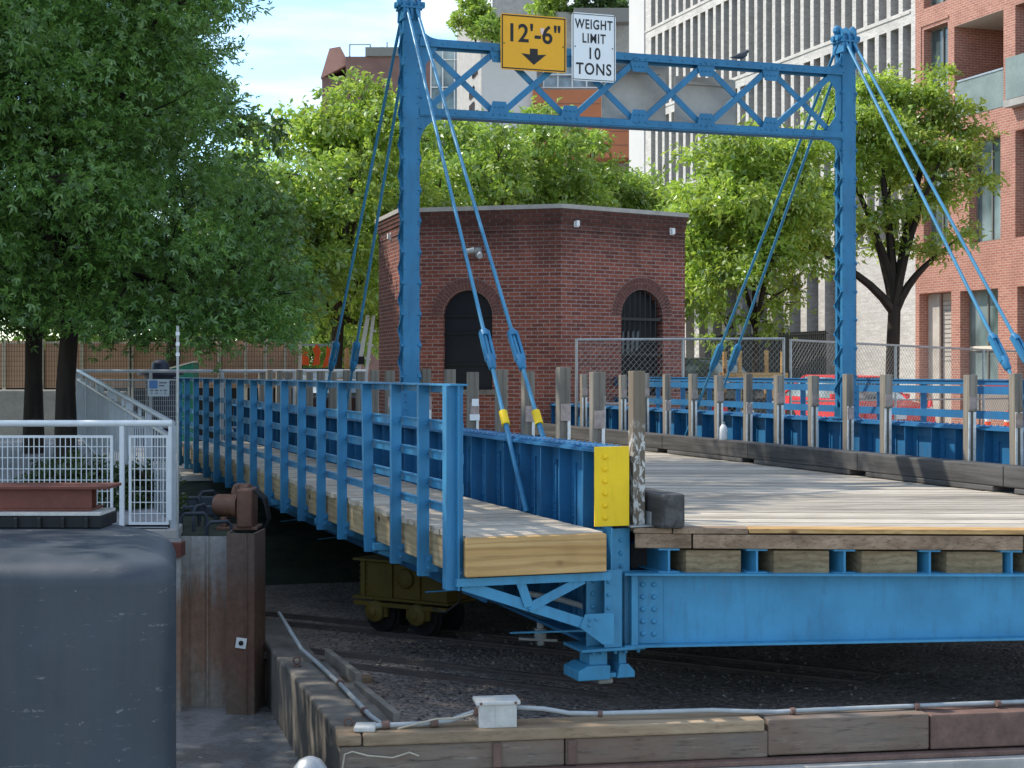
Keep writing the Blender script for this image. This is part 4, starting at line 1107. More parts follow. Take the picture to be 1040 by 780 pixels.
    m=MB(); m.lathe([(.24,.0),(.26,.05),(.27,1.42),(.28,1.5)],(0,0,0),20); m.build('bin_body',M['navy'],t,smooth=True)
    m=MB(); m.lathe([(.40,1.5),(.40,1.56),(.16,1.585),(.15,1.68),(.12,1.74),(.06,1.77),(.0001,1.775)],(0,0,0),20); m.build('lid',M['navy'],t,smooth=True)
    # tan hoarding and concrete blocks
    yh=33; r=thing('construction_hoarding','long tan panel hoarding with cream posts behind the trees','hoarding',(0,yh,0))
    zt=PZ(346,yh)
    xs=[PX(v,yh) for v in (-110,-40,41,49,84,166,178,256,272,300)]
    edges=[(-110,-42),(-40,4),(6,42),(46,83),(85,131),(136,180),(182,221),(225,249),(251,269),(271,289),(291,304)]
    for a,b in edges:
        m=MB(); m.box(PX(a,yh),PX(b,yh),0,.05,PZ(394,yh),zt-.03*(a%3)); 
        m.build('panel',M['tan'],r)
    for px in (-41,5,43.5,84,132.5,134.5,181,223,250,270,290,305):
        m=MB(); x=PX(px,yh); m.box(x-.035,x+.035,-.08,-.01,GZ,zt+.03); m.build('post',M['cream'],r)
    m=MB(); m.box(PX(180,yh),PX(228,yh),-.15,-.085,zt+.02,zt+.10); m.box(PX(-110,yh),PX(228,yh),-.03,-.001,zt-.06,zt-.02); m.build('rail',M['cream'],r)
    m=MB(); m.box(PX(-110,yh),PX(305,yh),.06,.10,GZ,zt-.2); m.build('backing',M['black'],r)
    m=MB()
    k=0
    while k<150: x=PX(-100+k*2.7,yh); m.box(x-.004,x+.004,-.10,-.095,PZ(394,yh),zt); k+=1
    for k in range(9): m.box(PX(-110,yh),PX(300,yh),-.094,-.09,PZ(392-5*k,yh),PZ(392-5*k,yh)+.007)
    m.build('wire_fence',plain('dark_wire',(.12,.09,.07,1),.6,.1),r)
    c=thing('concrete_barrier','plain grey concrete wall below the tan hoarding at far left','wall',(0,30.5,0))
    m=MB(); m.box(PX(-120,30.5),PX(59,30.5),0,.4,GZ,PZ(396,30.5)); m.build('barrier_body',M['concrete'],c,bevel=.03)
    m=MB(); m.box(PX(60,30.5),PX(120,30.5),.5,.8,GZ,PZ(398,30.5)); m.build('barrier_body',M['concrete'],c,bevel=.03)
    g=thing('green_skip','dark green bin with a sloping lid in front of the tan hoarding','bin',(PX(189.5,30),30,GZ))
    m=MB(); m.prism([(-.32,0,0),(.12,0,0),(.12,0,1.72),(-.32,0,1.60)],(0,.6,0)); m.build('bin_body',M['green'],g,bevel=.01)
    m=MB(); m.prism([(-.34,-.02,1.605),(.14,-.02,1.735),(.14,-.02,1.765),(-.34,-.02,1.635)],(0,.64,0)); m.build('lid',M['cream'],g)
    # orange graffiti board, black car roof, pale machinery further back
    o=thing('orange_netting','scraps of bright orange safety netting hung on a low frame left of the guarded trunk','netting',(PX(320,38),38,GZ))
    m=MB(); m.box(-.5,.45,.03,.07,2.18,2.23); m.box(-.5,.45,.03,.07,1.15,1.2); m.box(-.5,-.45,.03,.07,0,2.3); m.box(.4,.45,.03,.07,0,2.3); m.build('frame',M['greyrail'],o)
    for q in ([(-.40,1.72),(-.14,1.72),(-.17,2.02),(-.26,2.12),(-.33,2.0)],[(-.07,1.70),(.12,1.74),(.10,1.92),(.14,2.05),(.04,2.24),(-.06,2.1),(.0,1.95)],[(.16,1.62),(.36,1.75),(.40,2.10),(.28,2.2),(.26,1.95)],[(-.08,1.45),(.10,1.42),(.12,1.62),(-.02,1.66)]):
        m=MB(); m.prism([(x,0,z) for x,z in q],(0,.02,0)); m.build('net',M['orange'],o)
    m=MB(); m.box(-.42,.0,.0,.025,.75,1.35); m.build('pale_sheet',M['sticker'],o)
    mc=thing('scissor_lift','pale machine with an inclined ladder behind the house corner','machine',(PX(366,40),40,GZ))
    m=MB(); m.box(-.5,.5,0,.8,.35,1.0); m.build('base_body',M['sticker'],mc,bevel=.03)
    m=MB(); m.bar((-.2,.2,.9),(.18,.2,3.0),.10,.10,(0,1,0)); m.bar((.05,.2,.9),(.32,.2,3.0),.08,.08,(0,1,0)); 
    for k in range(5): m.bar((-.12+.09*k,.2,1.2+.36*k),(.1+.07*k,.2,1.15+.36*k),.05,.05,(0,1,0))
    m.build('ladder',M['sticker'],mc)
    m=MB(); m.box(-.08,.10,-.02,.05,1.75,1.95); m.build('dark_box',M['black'],mc)
    m=MB()
    for x in (-.35,.35): m.lathe([(.18,-.06),(.2,-.04),(.2,.04),(.18,.06)],(x,-.05,.2),16,(0,1,0))
    m.build('wheels',M['tyre'],mc)
    # winch motor and loops of steel on the dark platform behind the piles
    w=thing('winch_motor','rust brown winch motor with round drum on the platform behind the sheet piles','motor',(PX(243,15.4),15.4,-.40))
    m=MB(); m.lathe([(.07,-.22),(.105,-.20),(.11,-.05),(.12,.0),(.12,.05)],(0,0,.26),20,(1,.15,0)) if False else m.lathe([(.0001,-.235),(.085,-.23),(.105,-.21),(.108,-.03),(.125,-.02),(.125,.03)],(-.02,0,.23),20,(1,-.25,0)); m.build('motor_drum',M['motor'],w,smooth=True)
    m=MB(); m.box(.0,.15,-.16,.2,.02,.40); m.box(-.04,.0,-.05,.08,.30,.44); m.lathe([(.12,-.08),(.12,.08)],(.02,.08,.32),18,(1,-.25,0)); m.build('gear_case',M['motor'],w,bevel=.02)
    m=MB(); m.box(-.2,.2,-.14,.2,.0,.03); 
    for x in (-.14,.10): m.box(x-.03,x+.03,-.10,.16,.03,.12)
    m.build('base_frame',M['motor'],w,bevel=.006)
    m=MB()
    for k in range(5): m.tube([(.16,-.1+.05*k,.38),(.26,-.14+.05*k,.30),(.30,-.12+.04*k,.10),(.24,-.1,-.05)],.010,6)
    m.build('hoses',M['black'],w,smooth=True)
    for i,(px,D,h) in enumerate(((196,14.8,.16),(222,14.6,.10),(192,15.6,.24),(212,16.2,.26),(205,15.2,.2))):
        m=MB(); x=0; m.tube([(-.11,0,0),(-.11,0,h),(-.08,0,h+.04),(.09,.06,h+.04),(.12,.06,h),(.12,.06,0)],.017,8)
        o=m.build('steel_loop',M['loop'],smooth=True); o.location=(PX(px,D),D,-.40); o.rotation_euler=(0,0,.25*i)
        tag(o,['dark steel loop behind the sheet piles, second from the left','low dark steel loop nearest the winch motor','tall dark steel loop by the thin pole','dark steel loop furthest back beside the winch motor','dark steel loop in the middle of the platform'][i],'steel loop','steel loops beside the winch motor')
    m=MB(); m.box(-.55,.5,0,.12,0,.10); m.box(-.5,.5,.5,.62,0,.16)
    o=m.build('cable_tray',M['loop'],bevel=.01); o.location=(PX(205,16.8),16.8,-.40); tag(o,'dark low steel tray on the platform behind the winch motor','tray')
left_side()

# ---------------------------------------------------------------- vehicles
def car(name,label,loc,rz,paintm,L=4.3,Wd=1.76,H=1.46,suv=False):
    r=thing(name,label,'car',loc,rz)
    s=L/4.3; h=H/1.46
    # side profile, front at -x
    low=[(-2.15,.30),(-2.15,.62),(-2.05,.78),(-1.15,.92),(1.95,.98),(2.13,.90),(2.15,.34)]
    def arch(cx): return [(cx+.36*math.cos(R(a)),.30+.36*math.sin(R(a))) for a in range(0,181,20)]
    prof=low+arch(1.32)+arch(-1.35)
    prof=[(x*s,z*h) for x,z in prof]
    m=MB(); m.prism([(x,-Wd/2,z) for x,z in prof],(0,Wd,0)); m.build('body',paintm,r,bevel=.05,seg=3)
    roof=[(-1.15,.93),(-.45,1.43),(.9 if not suv else 1.5,1.46),(1.75 if not suv else 2.0,.98)]
    m=MB(); i=.16
    top=[(x*s,z*h) for x,z in roof]
    vs=[]
    for yy,ins in ((-Wd/2+.04,0),(Wd/2-.04,0)):
        for k,(x,z) in enumerate(top):
            q=(i if k in (1,2) else 0); vs.append((x,yy+(q if yy<0 else -q),z))
    m.add(vs,[(0,1,2,3),(7,6,5,4),(0,4,5,1),(1,5,6,2),(2,6,7,3)]); gl=m.build('windows',M['glass'],r)
    m=MB()
    q=Wd/2-.04-i
    m.prism([(top[1][0]-.02,-q-.01,top[1][1]-.015),(top[2][0]+.02,-q-.01,top[2][1]-.015),(top[2][0]-.05,-q-.01,top[2][1]+.03),(top[1][0]+.06,-q-.01,top[1][1]+.03)],(0,2*q+.02,0))
    for sgn in (-1,1):
        for a,b in ((0,1),(2,3)):
            p=Vector((top[a][0],sgn*(Wd/2-.035-(i if a in (1,2) else 0)),top[a][1])); e=Vector((top[b][0],sgn*(Wd/2-.035-(i if b in (1,2) else 0)),top[b][1])); m.bar(p,e,.06,.05)
        mid=(top[1][0]+top[2][0])/2; m.bar((mid,sgn*(Wd/2-.035),.95*h),(mid,sgn*(q+.008),top[2][1]-.01),.06,.03,(1,0,0))
    m.build('roof',paintm,r,bevel=.015)
    for x in (-1.35*s,1.32*s):
        for sgn in (-1,1):
            m=MB(); m.lathe([(.18,-.1),(.31,-.1),(.325,-.08),(.325,.08),(.31,.1),(.2,.1)],(x,sgn*(Wd/2-.12),.326),24,(0,sgn,0)); w=m.build('wheel',M['tyre'],r,smooth=True)
            m=MB(); m.lathe([(.2,.085),(.17,.09),(.06,.07),(.0001,.075)],(x,sgn*(Wd/2-.12),.326),20,(0,sgn,0)); m.build('rim',M['chrome'],w,smooth=True)
    for sgn in (-1,1):
        m=MB(); m.box(-2.165*s,-2.06*s,min(sgn*.55,sgn*.80),max(sgn*.55,sgn*.80),.62*h,.74*h); m.build('headlight',M['lamp'],r,bevel=.02)
        m=MB(); m.box(2.06*s,2.162*s,min(sgn*.6,sgn*.82),max(sgn*.6,sgn*.82),.70*h,.88*h); m.build('tail_light',M['red'],r,bevel=.02)
        m=MB(); m.box(-.98*s,-.86*s,min(sgn*(Wd/2+.01),sgn*(Wd/2+.16)),max(sgn*(Wd/2+.01),sgn*(Wd/2+.16)),.93*h,1.05*h); m.build('mirror',paintm,r,bevel=.02)
    m=MB(); m.box(-2.17*s,-2.1*s,-.48,.48,.64*h,.73*h); m.box(-2.17*s,-2.1*s,-.6,.6,.36*h,.46*h); m.build('grille',M['black'],r,bevel=.01)
    m=MB(); m.box(-2.185*s,-2.172*s,-.16,.16,.49*h,.59*h); m.build('number_plate',M['sticker'],r)
    return r
def heading(vx,vy): return math.atan2(vy,vx)+math.pi     # front (-x) points along v
car('parked_car','red parked car seen through the chain link fence right of the house',(PX(872,36.5),37.5,GZ),heading(-UX,-UY),M['red'])
car('parked_car','black four wheel drive car with dark windows parked beside the house',(PX(713,34.5),35.0,GZ),heading(-UX,-UY),M['carblack'],4.5,1.85,1.86,True)
car('parked_car','black car with only its rounded roof visible above the posts at left',(PX(326,37),37,GZ),heading(-.3,1),M['carblack'],4.2,1.7,1.62)
M['wire']=plain('chain_link_wire',(.22,.225,.22,1),.5,.2,9,.4)
def small_street_things():
    b=thing('plastic_bin','plain red plastic bin behind the far railing, next to the black car','bin',(PX(728,31.5),31.5,GZ))
    m=MB(); m.lathe([(.19,0),(.2,.03),(.215,.88),(.22,.92),(.20,.93)],(0,0,0),20); m.build('bin_body',M['red'],b,smooth=True)
    m=MB(); m.lathe([(.225,.925),(.225,.95),(.1,.98),(.0001,.985)],(0,0,0),20); m.build('lid',M['red'],b,smooth=True)
    for i,(px,D,h,lab) in enumerate(((945,43,.72,'orange traffic cone with white collar by the brick building, leftmost of three cones'),(1003,39.6,.46,'short orange traffic cone beneath the framed board'),(1023,39.2,.46,'orange traffic cone at the right edge, right of the framed board'))):
        r=thing('traffic_cone',lab,'traffic cone',(PX(px,D),D,-.30),0,'traffic cones by the brick building')
        m=MB(); m.box(-.2*h/.7,.2*h/.7,-.2*h/.7,.2*h/.7,0,.04); m.lathe([(.15*h/.7,.04),(.035,h),(.03,h+.005),(.0001,h+.006)],(0,0,0),18); m.build('cone_body',M['red'] if i==0 else M['orange'],r,smooth=True)
        m=MB(); f=lambda z:.15*h/.7+( .035-.15*h/.7)*(z-.04)/(h-.04)+.004
        m.lathe([(f(h*.42),h*.42),(f(h*.68),h*.68)],(0,0,0),18); m.build('collar',M['sticker'],r,smooth=True)
    # framed board on legs
    r=thing('framed_board','dark framed board with red header standing in front of the brick building','board',(PX(1010,40.3),40.3,-.30))
    m=MB(); z0,z1=PZ(430,40.3)+.30,PZ(387.5,40.3)+.30
    for x in (-.38,.38): m.box(x-.02,x+.02,-.02,.02,0,z1)
    m.box(-.36,.36,-.02,.02,z1-.04,z1); m.box(-.36,.36,-.02,.02,z0+.25,z0+.29); m.build('frame',M['rust'],r)
    m=MB(); m.box(-.36,.36,-.01,.01,z1-.22,z1-.041); m.build('header',M['red'],r)
    m=MB(); m.box(-.36,.36,-.01,.01,z0+.291,z1-.221); m.build('panel',M['cream'],r)
    # timber guard around a street tree
    for nm,px,D,w,lab,zz in (('tree_guard',765,33.2,.47,'yellow timber guard round the slim street tree right of the house',2.0),('tree_guard',345,36,.16,'orange painted timber guard round a trunk left of the house',2.1)):
        r=thing(nm,lab,'tree guard',(PX(px,D),D,GZ),.2)
        for sx in (-1,1):
            for sy in (-1,1):
                m=MB(); m.box(sx*w-.035,sx*w+.035,sy*w-.035,sy*w+.035,0,zz+random.uniform(-.05,.05)); m.build('stake',M['lumber'] ,r)
        zr=1.42 if w>.3 else 1.3
        m=MB()
        for q in (-1,1):
            m.box(-w-.1,w+.1,q*w-.06 if q<0 else q*w+.036,q*w-.036 if q<0 else q*w+.06,zr,zr+.12); m.box(q*w-.06 if q<0 else q*w+.036,q*w-.036 if q<0 else q*w+.06,-w-.1,w+.1,zr-.13,zr-.01)
        m.bar((-w,-w-.07,.1),(-w+.25,-w-.07,zr),.05,.03); m.bar((w,-w-.07,.1),(w-.3,-w-.07,zr),.05,.03)
        m.build('cross_rail',M['lumber'],r)
    # chain link fences
    def fence(name,label,p,q,zt0,zt1,np_):
        r=thing(name,label,'fence')
        p=Vector(p); q=Vector(q); d=q-p; L=d.length; dn=d.normalized()
        def at(s,z): t=s/L; v=p+dn*s; return Vector((v.x,v.y,z))
        top=lambda s: zt0+(zt1-zt0)*s/L
        for k in range(np_+1):
            s=L*k/np_; m=MB(); m.tube([at(s,GZ),at(s,top(s)+.02)],.025,8); m.build('post',M['galv'],r,smooth=True)
        m=MB(); m.tube([at(0,top(0)),at(L,top(L))],.021,8); m.tube([at(0,.62),at(L,.55)],.016,8); m.build('rail',M['galv'],r,smooth=True)
        m=MB(); pitch=.105; hgt=zt0-GZ-.1; nrm=Vector((-dn.y,dn.x,0))
        s=-hgt
        while s<L:
            for sg in (1,-1):
                a0,a1=(s,s+hgt) if sg>0 else (s+hgt,s)
                za,zb=GZ+.08,zt0-.02
                A=at(a0,za); Bv=at(a1,zb)
                # clip to fence length
                t0,t1=0.0,1.0
                for lim in (0,L):
                    if a1!=a0:
                        t=(lim-a0)/(a1-a0)
                        if (a0<0 and lim==0) or (a0>L and lim==L): t0=max(t0,t)
                        if (a1<0 and lim==0) or (a1>L and lim==L): t1=min(t1,t)
                if t1-t0>.02:
                    def pt(t):
                        sv=a0+(a1-a0)*t; z=za+((top(sv)-.02)-za)*t; return at(sv,z)
                    m.bar(pt(t0),pt(t1),.0034,.0034,nrm)
            s+=pitch
        m.build('wire_mesh',M['wire'],r,uv=False)
    fence('chain_link_fence','chain link fence panels between the bridge and the brick house',(PX(585.5,26),26,0),(PX(796,27.5),27.5,0),PZ(345,26),PZ(344,27.5),2)
    fence('chain_link_fence','chain link fence running off to the right in front of the red car',(PX(803,27.6),27.6,0),(PX(1075,35.5),35.5,0),PZ(345.5,27.6),PZ(359,35.5),3)
small_street_things()

# ---------------------------------------------------------------- brick house
def house():
    r=thing('bridge_house','small many sided dark red brick bridge house with arched openings and flat roof','house')
    pts=[(-2.56,30.3),(-1.98,28.28),(.86,27.5),(3.20,29.15),(3.28,31.6),(1.9,33.9),(-1.2,33.4)]
    z0,z1=GZ,3.99; n=len(pts); mb=MB(); rings=[]; reveal=MB(); 
    def pxt(p,q,px):
        rr=(px-520)/F; # (p+t(q-p)).x = rr*(…).y
        dx,dy=q[0]-p[0],q[1]-p[1]; return (rr*p[1]-p[0])/(dx-rr*dy)
    holes={1:(450,500,.82,2.13),2:(631,673,.70,2.14)}
    for i in range(n):
        p=pts[i]; q=pts[(i+1)%n]; dx,dy=q[0]-p[0],q[1]-p[1]; L=math.hypot(dx,dy); ux,uy=dx/L,dy/L; nx,ny=uy,-ux
        if (nx*((p[0]+q[0])/2-.3)+ny*((p[1]+q[1])/2-31))<0: nx,ny=-nx,-ny
        w=lambda s,z,o=0: (p[0]+ux*s+nx*o,p[1]+uy*s+ny*o,z)
        def quad(a,b,c,d): mb.quad(a,b,c,d)
        if i not in holes:
            quad(w(0,z0),w(L,z0),w(L,z1),w(0,z1)); 
        else:
            pa,pb,zs,zsp=holes[i]; sa,sb=pxt(p,q,pa)*L,pxt(p,q,pb)*L; cx=(sa+sb)/2; rad=(sb-sa)/2
            quad(w(0,z0),w(sa,z0),w(sa,z1),w(0,z1)); quad(w(sb,z0),w(L,z0),w(L,z1),w(sb,z1)); quad(w(sa,z0),w(sb,z0),w(sb,zs),w(sa,zs))
            K=20; arc=[(cx-rad*math.cos(math.pi*k/K),zsp+rad*math.sin(math.pi*k/K)) for k in range(K+1)]
            for k in range(K):
                (s0,a0),(s1,a1)=arc[k],arc[k+1]; quad(w(s0,a0),w(s1,a1),w(s1,z1),w(s0,z1))
            loop=[(sa,zs),(sa,zsp)]+arc[1:-1]+[(sb,zsp),(sb,zs)]
            for k in range(len(loop)-1):
                (s0,a0),(s1,a1)=loop[k],loop[k+1]; quad(w(s0,a0),w(s0,a0,-.22),w(s1,a1,-.22),w(s1,a1))
            quad(w(sa,zs),w(sb,zs),w(sb,zs,-.22),w(sa,zs,-.22))
            bk=MB(); ro=rad+.225
            for k in range(20):
                a0,a1=math.pi*k/20,math.pi*(k+1)/20
                bk.add([w(cx-rad*math.cos(a0),zsp+rad*math.sin(a0),.0025),w(cx-rad*math.cos(a1),zsp+rad*math.sin(a1),.0025),w(cx-ro*math.cos(a1),zsp+ro*math.sin(a1),.0025),w(cx-ro*math.cos(a0),zsp+ro*math.sin(a0),.0025)],[(0,1,2,3)])
            bk.build('arch_mortar',M['mortar'],r)
            # voussoir ring, two courses, standing a little proud of the wall
            vb=MB()
            for rr0,rr1,nv,tw in ((rad+.01,rad+.115,26,.75),(rad+.125,rad+.215,30,.78)):
                for k in range(nv):
                    a0=math.pi*(k+.5-tw/2)/nv; a1=math.pi*(k+.5+tw/2)/nv
                    poly=[(cx-rr0*math.cos(a0),zsp+rr0*math.sin(a0)),(cx-rr1*math.cos(a0),zsp+rr1*math.sin(a0)),(cx-rr1*math.cos(a1),zsp+rr1*math.sin(a1)),(cx-rr0*math.cos(a1),zsp+rr0*math.sin(a1))]
                    vb.prism([w(s,z,.003) for s,z in poly],(nx*.012,ny*.012,0))
            vb.build('arch',M['archbrick'],r)
            wb=MB(); wb.add([w(s,z,-.16 if i==2 else -.10) for s,z in loop],[tuple(range(len(loop)))])
            win=wb.build('window' if i==2 else 'shutter',M['gap'] if i==2 else M['shutter'],r,label='dark boarded opening' if i==1 else 'barred window')
            bars=MB()
            if i==2:
                k=0
                for k in range(1,8):
                    s=sa+(sb-sa)*k/8; ztop=zsp+math.sqrt(max(rad**2-(s-cx)**2,0)); bars.bar(w(s,zs,-.06),w(s,ztop,-.06),.022,.022)
                for z in (zs+.35,zs+.75,zsp-.05): bars.bar(w(sa,z,-.04),w(sb,z,-.04),.03,.05)
                pn=MB()
                for k in range(4): pn.prism([w(sa+.10+.11*k,zsp-.75+.04*k,-.13),w(sa+.16+.11*k,zsp-.72+.04*k,-.13),w(sa+.19+.11*k,zsp-.25,-.13),w(sa+.13+.11*k,zsp-.28,-.13)],(nx*.01,ny*.01,0))
                pn.build('blind_slat',M['frame2'],win)
            else:
                for z in (zs+.45,zs+1.0,zsp): bars.bar(w(sa,z,-.08),w(sb,z,-.08),.03,.03)
            bars.build('bars',M['ink'],win)
            sb_=MB(); sb_.prism([w(sa-.05,zs-.09,.004),w(sb+.05,zs-.09,.004),w(sb+.05,zs-.001,.004),w(sa-.05,zs-.001,.004)],(nx*.02,ny*.02,0)); sb_.build('sill',M['conc_d'],r)
        # corbel bands and coping
    bl=mb.build('brick_wall',M['housebrick'],r)
    def ringo(o):
        out=[]
        cx,cy=.35,30.9
        for i in range(n):
            p0,p1,p2=Vector(pts[i-1]),Vector(pts[i]),Vector(pts[(i+1)%n])
            e1=(p1-p0).normalized(); e2=(p2-p1).normalized(); n1=Vector((e1.y,-e1.x)); n2=Vector((e2.y,-e2.x))
            if n1.dot(p1-Vector((cx,cy)))<0: n1=-n1
            if n2.dot(p1-Vector((cx,cy)))<0: n2=-n2
            b=(n1+n2).normalized(); out.append(p1+b*(o/max(b.dot(n1),.3)))
        return out
    cb=MB()
    for o,a,b in ((.012,3.62,3.685),(.02,3.78,3.85),(.035,3.851,3.92),(.05,3.921,3.989)):
        pr=ringo(o); cb.prism([(p.x,p.y,a) for p in pr],(0,0,b-a))
    cb.build('corbel_band',M['housebrick'],r)
    cp=MB(); pr=ringo(.075); cp.prism([(p.x,p.y,3.99) for p in pr],(0,0,.075)); cp.build('roof_coping',M['coping'],r)
    # small lamps and cameras on the walls
    def wallpt(i,px,z,o=.0):
        p=pts[i]; q=pts[(i+1)%n]; t=pxt(p,q,px); x,y=p[0]+(q[0]-p[0])*t,p[1]+(q[1]-p[1])*t
        dx,dy=q[0]-p[0],q[1]-p[1]; L=math.hypot(dx,dy); nx,ny=dy/L,-dx/L
        return Vector((x+nx*o,y+ny*o,z)),Vector((nx,ny,0)),Vector((dx/L,dy/L,0))
    for i,px,py,lab in ((2,585,227,'small white box on the brick house near its front corner'),(2,682,235,'small white box on the brick house near its right edge'),(0,397,240,'small white lamp on the narrow left face of the brick house')):
        c,nn,tt=wallpt(i,px,0); c.z=PZ(py,c.y); t=thing('wall_box',lab,'wall box',c)
        m=MB(); m.obox(nn*.035,tt*.035,nn*.03,Vector((0,0,.05))); m.obox(nn*.008,tt*.05,nn*.007,Vector((0,0,.065))); m.build('box_body',M['sticker'],t)
    c,nn,tt=wallpt(1,486,0); c.z=PZ(256,c.y); t=thing('security_camera','grey security cameras on a bracket above the left arch of the brick house','camera',c)
    m=MB(); m.tube([-tt*.02+nn*.18+Vector((0,0,.02)),-tt*.16+nn*.22-Vector((0,0,.01))],.055,12); m.build('camera_body',M['galv'],t,smooth=True)
    m=MB(); m.tube([tt*.06+nn*.15-Vector((0,0,.05)),tt*.10+nn*.25-Vector((0,0,.09))],.05,12); m.build('camera_body',M['greyrail'],t,smooth=True)
    m=MB(); m.obox(nn*.01,tt*.06,nn*.009,Vector((0,0,.08))); m.bar(nn*.01,nn*.2+tt*.02,.03,.03); m.build('bracket',M['galv'],t)
M['frame2']=plain('dull_slat',(.16,.17,.17,1),.7); M['mortar']=plain('arch_mortar',(.30,.225,.20,1),.9,.2,20); M['gap']=plain('dark_interior',(.012,.012,.014,1),.7,.3,4); M['archbrick']=plain('arch_brick',(.15,.055,.044,1),.85,.5,14,bumps=.3); M['coping']=plain('grey_coping',(.40,.37,.33,1),.85,.2,5)
house()

# ---------------------------------------------------------------- buildings
def facade(mb, x0,x1,z0,z1, ops, depth, mi_wall=0, mi_jamb=1):
    # wall on the plane y = 0 facing -y, with recessed openings (a, b, c, d) in x and z
    us=sorted({x0,x1,*[o[0] for o in ops],*[o[1] for o in ops]}); zs=sorted({z0,z1,*[o[2] for o in ops],*[o[3] for o in ops]})
    us=[u for u in us if x0<=u<=x1]; zs=[z for z in zs if z0<=z<=z1]
    mb.cur=mi_wall
    for j in range(len(zs)-1):
        run=None
        for i in range(len(us)-1):
            c=((us[i]+us[i+1])/2,(zs[j]+zs[j+1])/2)
            hole=any(o[0]<c[0]<o[1] and o[2]<c[1]<o[3] for o in ops)
            if not hole:
                if run is None: run=us[i]
            if (hole or i==len(us)-2) and run is not None:
                e=us[i] if hole else us[i+1]
                mb.quad((run,0,zs[j]),(e,0,zs[j]),(e,0,zs[j+1]),(run,0,zs[j+1])); run=None
    mb.cur=mi_jamb
    for a,b,c,d in ops:
        mb.quad((a,0,c),(a,0,d),(a,depth,d),(a,depth,c)); mb.quad((b,0,c),(b,depth,c),(b,depth,d),(b,0,d))
        mb.quad((a,0,d),(b,0,d),(b,depth,d),(a,depth,d)); mb.quad((a,0,c),(a,depth,c),(b,depth,c),(b,0,c))
    mb.cur=0
def street_buildings():
    root=B(21.3,23.0); rz=math.atan2(-UY,-UX)
    def sx(px):
        rr=(px-520)/F; y=(19.06-23.64*rr)/(.3235+.9462*rr); return 23.0-y
    r=thing('red_brick_building','red brick apartment building with recessed balcony at the right edge','building',(root.x,root.y,0),rz)
    x0=0
    bal=(sx(969),sx(1019),8.12,10.69)
    wins=[(sx(938),sx(962.5),c,d) for c,d in ((8.5,10.9),(4.64,7.4),(11.5,14.0))]+[(sx(971),sx(1016),11.5,14.0),(sx(984),sx(1016),4.64,7.42)]
    right=[(sx(1031),sx(1070),8.12,10.69),(sx(1031),sx(1070),4.64,7.42),(sx(1031),sx(1070),11.5,14.0),(sx(1033),sx(1070),GZ,3.36)]
    shop=[(sx(933.5),sx(966),GZ+.02,3.38),(sx(975),sx(1013.5),.05,3.36)]
    
    mb=MB(); facade(mb,x0,14,GZ,19,[bal]+wins+right+shop,.55)
    mb.cur=1
    a,b,c,d=bal
    # deep balcony recess
    mb.quad((a,.55,c),(a,.55,d),(a,2.2,d),(a,2.2,c)); mb.quad((b,.55,c),(b,2.2,c),(b,2.2,d),(b,.55,d)); mb.quad((a,2.2,c),(b,2.2,c),(b,2.2,d),(a,2.2,d))
    mb.cur=2; mb.quad((a,.002,d-.003),(b,.002,d-.003),(b,2.2,d-.003),(a,2.2,d-.003)); mb.quad((a,.55,c),(a,2.2,c),(b,2.2,c),(b,.55,c)); mb.cur=0
    mb.quad((0,0,GZ),(0,0,19),(0,12,19),(0,12,GZ)); mb.quad((14,0,GZ),(14,12,GZ),(14,12,19),(14,0,19)); mb.quad((0,0,19),(14,0,19),(14,12,19),(0,12,19))
    mb.build('brick_wall',[M['redbrick'],M['redbrick'],M['ceilg']],r)
    def window(a,b,c,d,depth,split=2,mull=True):
        f=MB(); t=.05; y0,y1=depth-.06,depth-.01
        f.box(a,a+t,y0,y1,c,d); f.box(b-t,b,y0,y1,c,d); f.box(a+t,b-t,y0,y1,d-t,d); f.box(a+t,b-t,y0,y1,c,c+t)
        for k in range(1,split): x=a+(b-a)*k/split; f.box(x-.025,x+.025,y0,y1,c+t,d-t)
        w=f.build('window',M['frame'],r)
        g=MB(); g.quad((a,depth-.02,c),(b,depth-.02,c),(b,depth-.02,d),(a,depth-.02,d)); g.build('pane',M['glass2'],w)
        return w
    for i,(a,b,c,d) in enumerate(wins): window(a,b,c,d,.30 if i<4 else .30)
    for a,b,c,d in right[1:]: window(a,b,c,d,.4)
    a,b,c,d=shop[1]; w=window(a,b,c,d,.35,2); f=MB(); f.box(a+.05,b-.05,.28,.34,1.72,1.84); f.build('transom',M['cream'],w)
    a,b,c,d=shop[0]; g=MB(); g.box(a,a+.55,.30,.36,c,d-.02); g.box(a+.55,b,.42,.48,c,d-.02); g.build('door',M['alu'],r); g=MB(); g.box(b-.55,b-.02,.38,.415,c,1.3); g.build('door_panel',M['cream'],r); g=MB()
    for k in range(14): g.box(a+.56,b,.405,.418,1.45+.13*k,1.46+.13*k)
    g.build('louvre',M['frame'],r)
    a,b,c,d=bal
    g=MB(); g.box(a+.02,b-.02,.02,.04,c+.02,9.12); gl=g.build('balcony_glass',M['frost'],r)
    g=MB(); g.box(a+.02,b-.02,.0,.06,9.121,9.17); g.build('handrail',M['galv'],gl)
    a,b,c,d=right[0]; g=MB(); g.box(a-.12,b+.2,-.28,-.002,8.02,8.2); bs=g.build('balcony_slab',M['concrete'],r)
    g=MB(); g.box(a-.08,b+.2,-.25,-.23,8.22,9.3); g.box(a-.08,a-.06,-.23,-.01,8.22,9.3); g.build('balcony_glass',M['frost'],bs)
    # thin drip lines round the upper left window
    a,b,c,d=wins[0]; g=MB(); g.box(a-.12,b+.05,-.03,-.002,d+.10,d+.17); g.box(a-.16,a-.10,-.03,-.002,c,d+.17); g.build('window_surround',M['redbrick'],r)

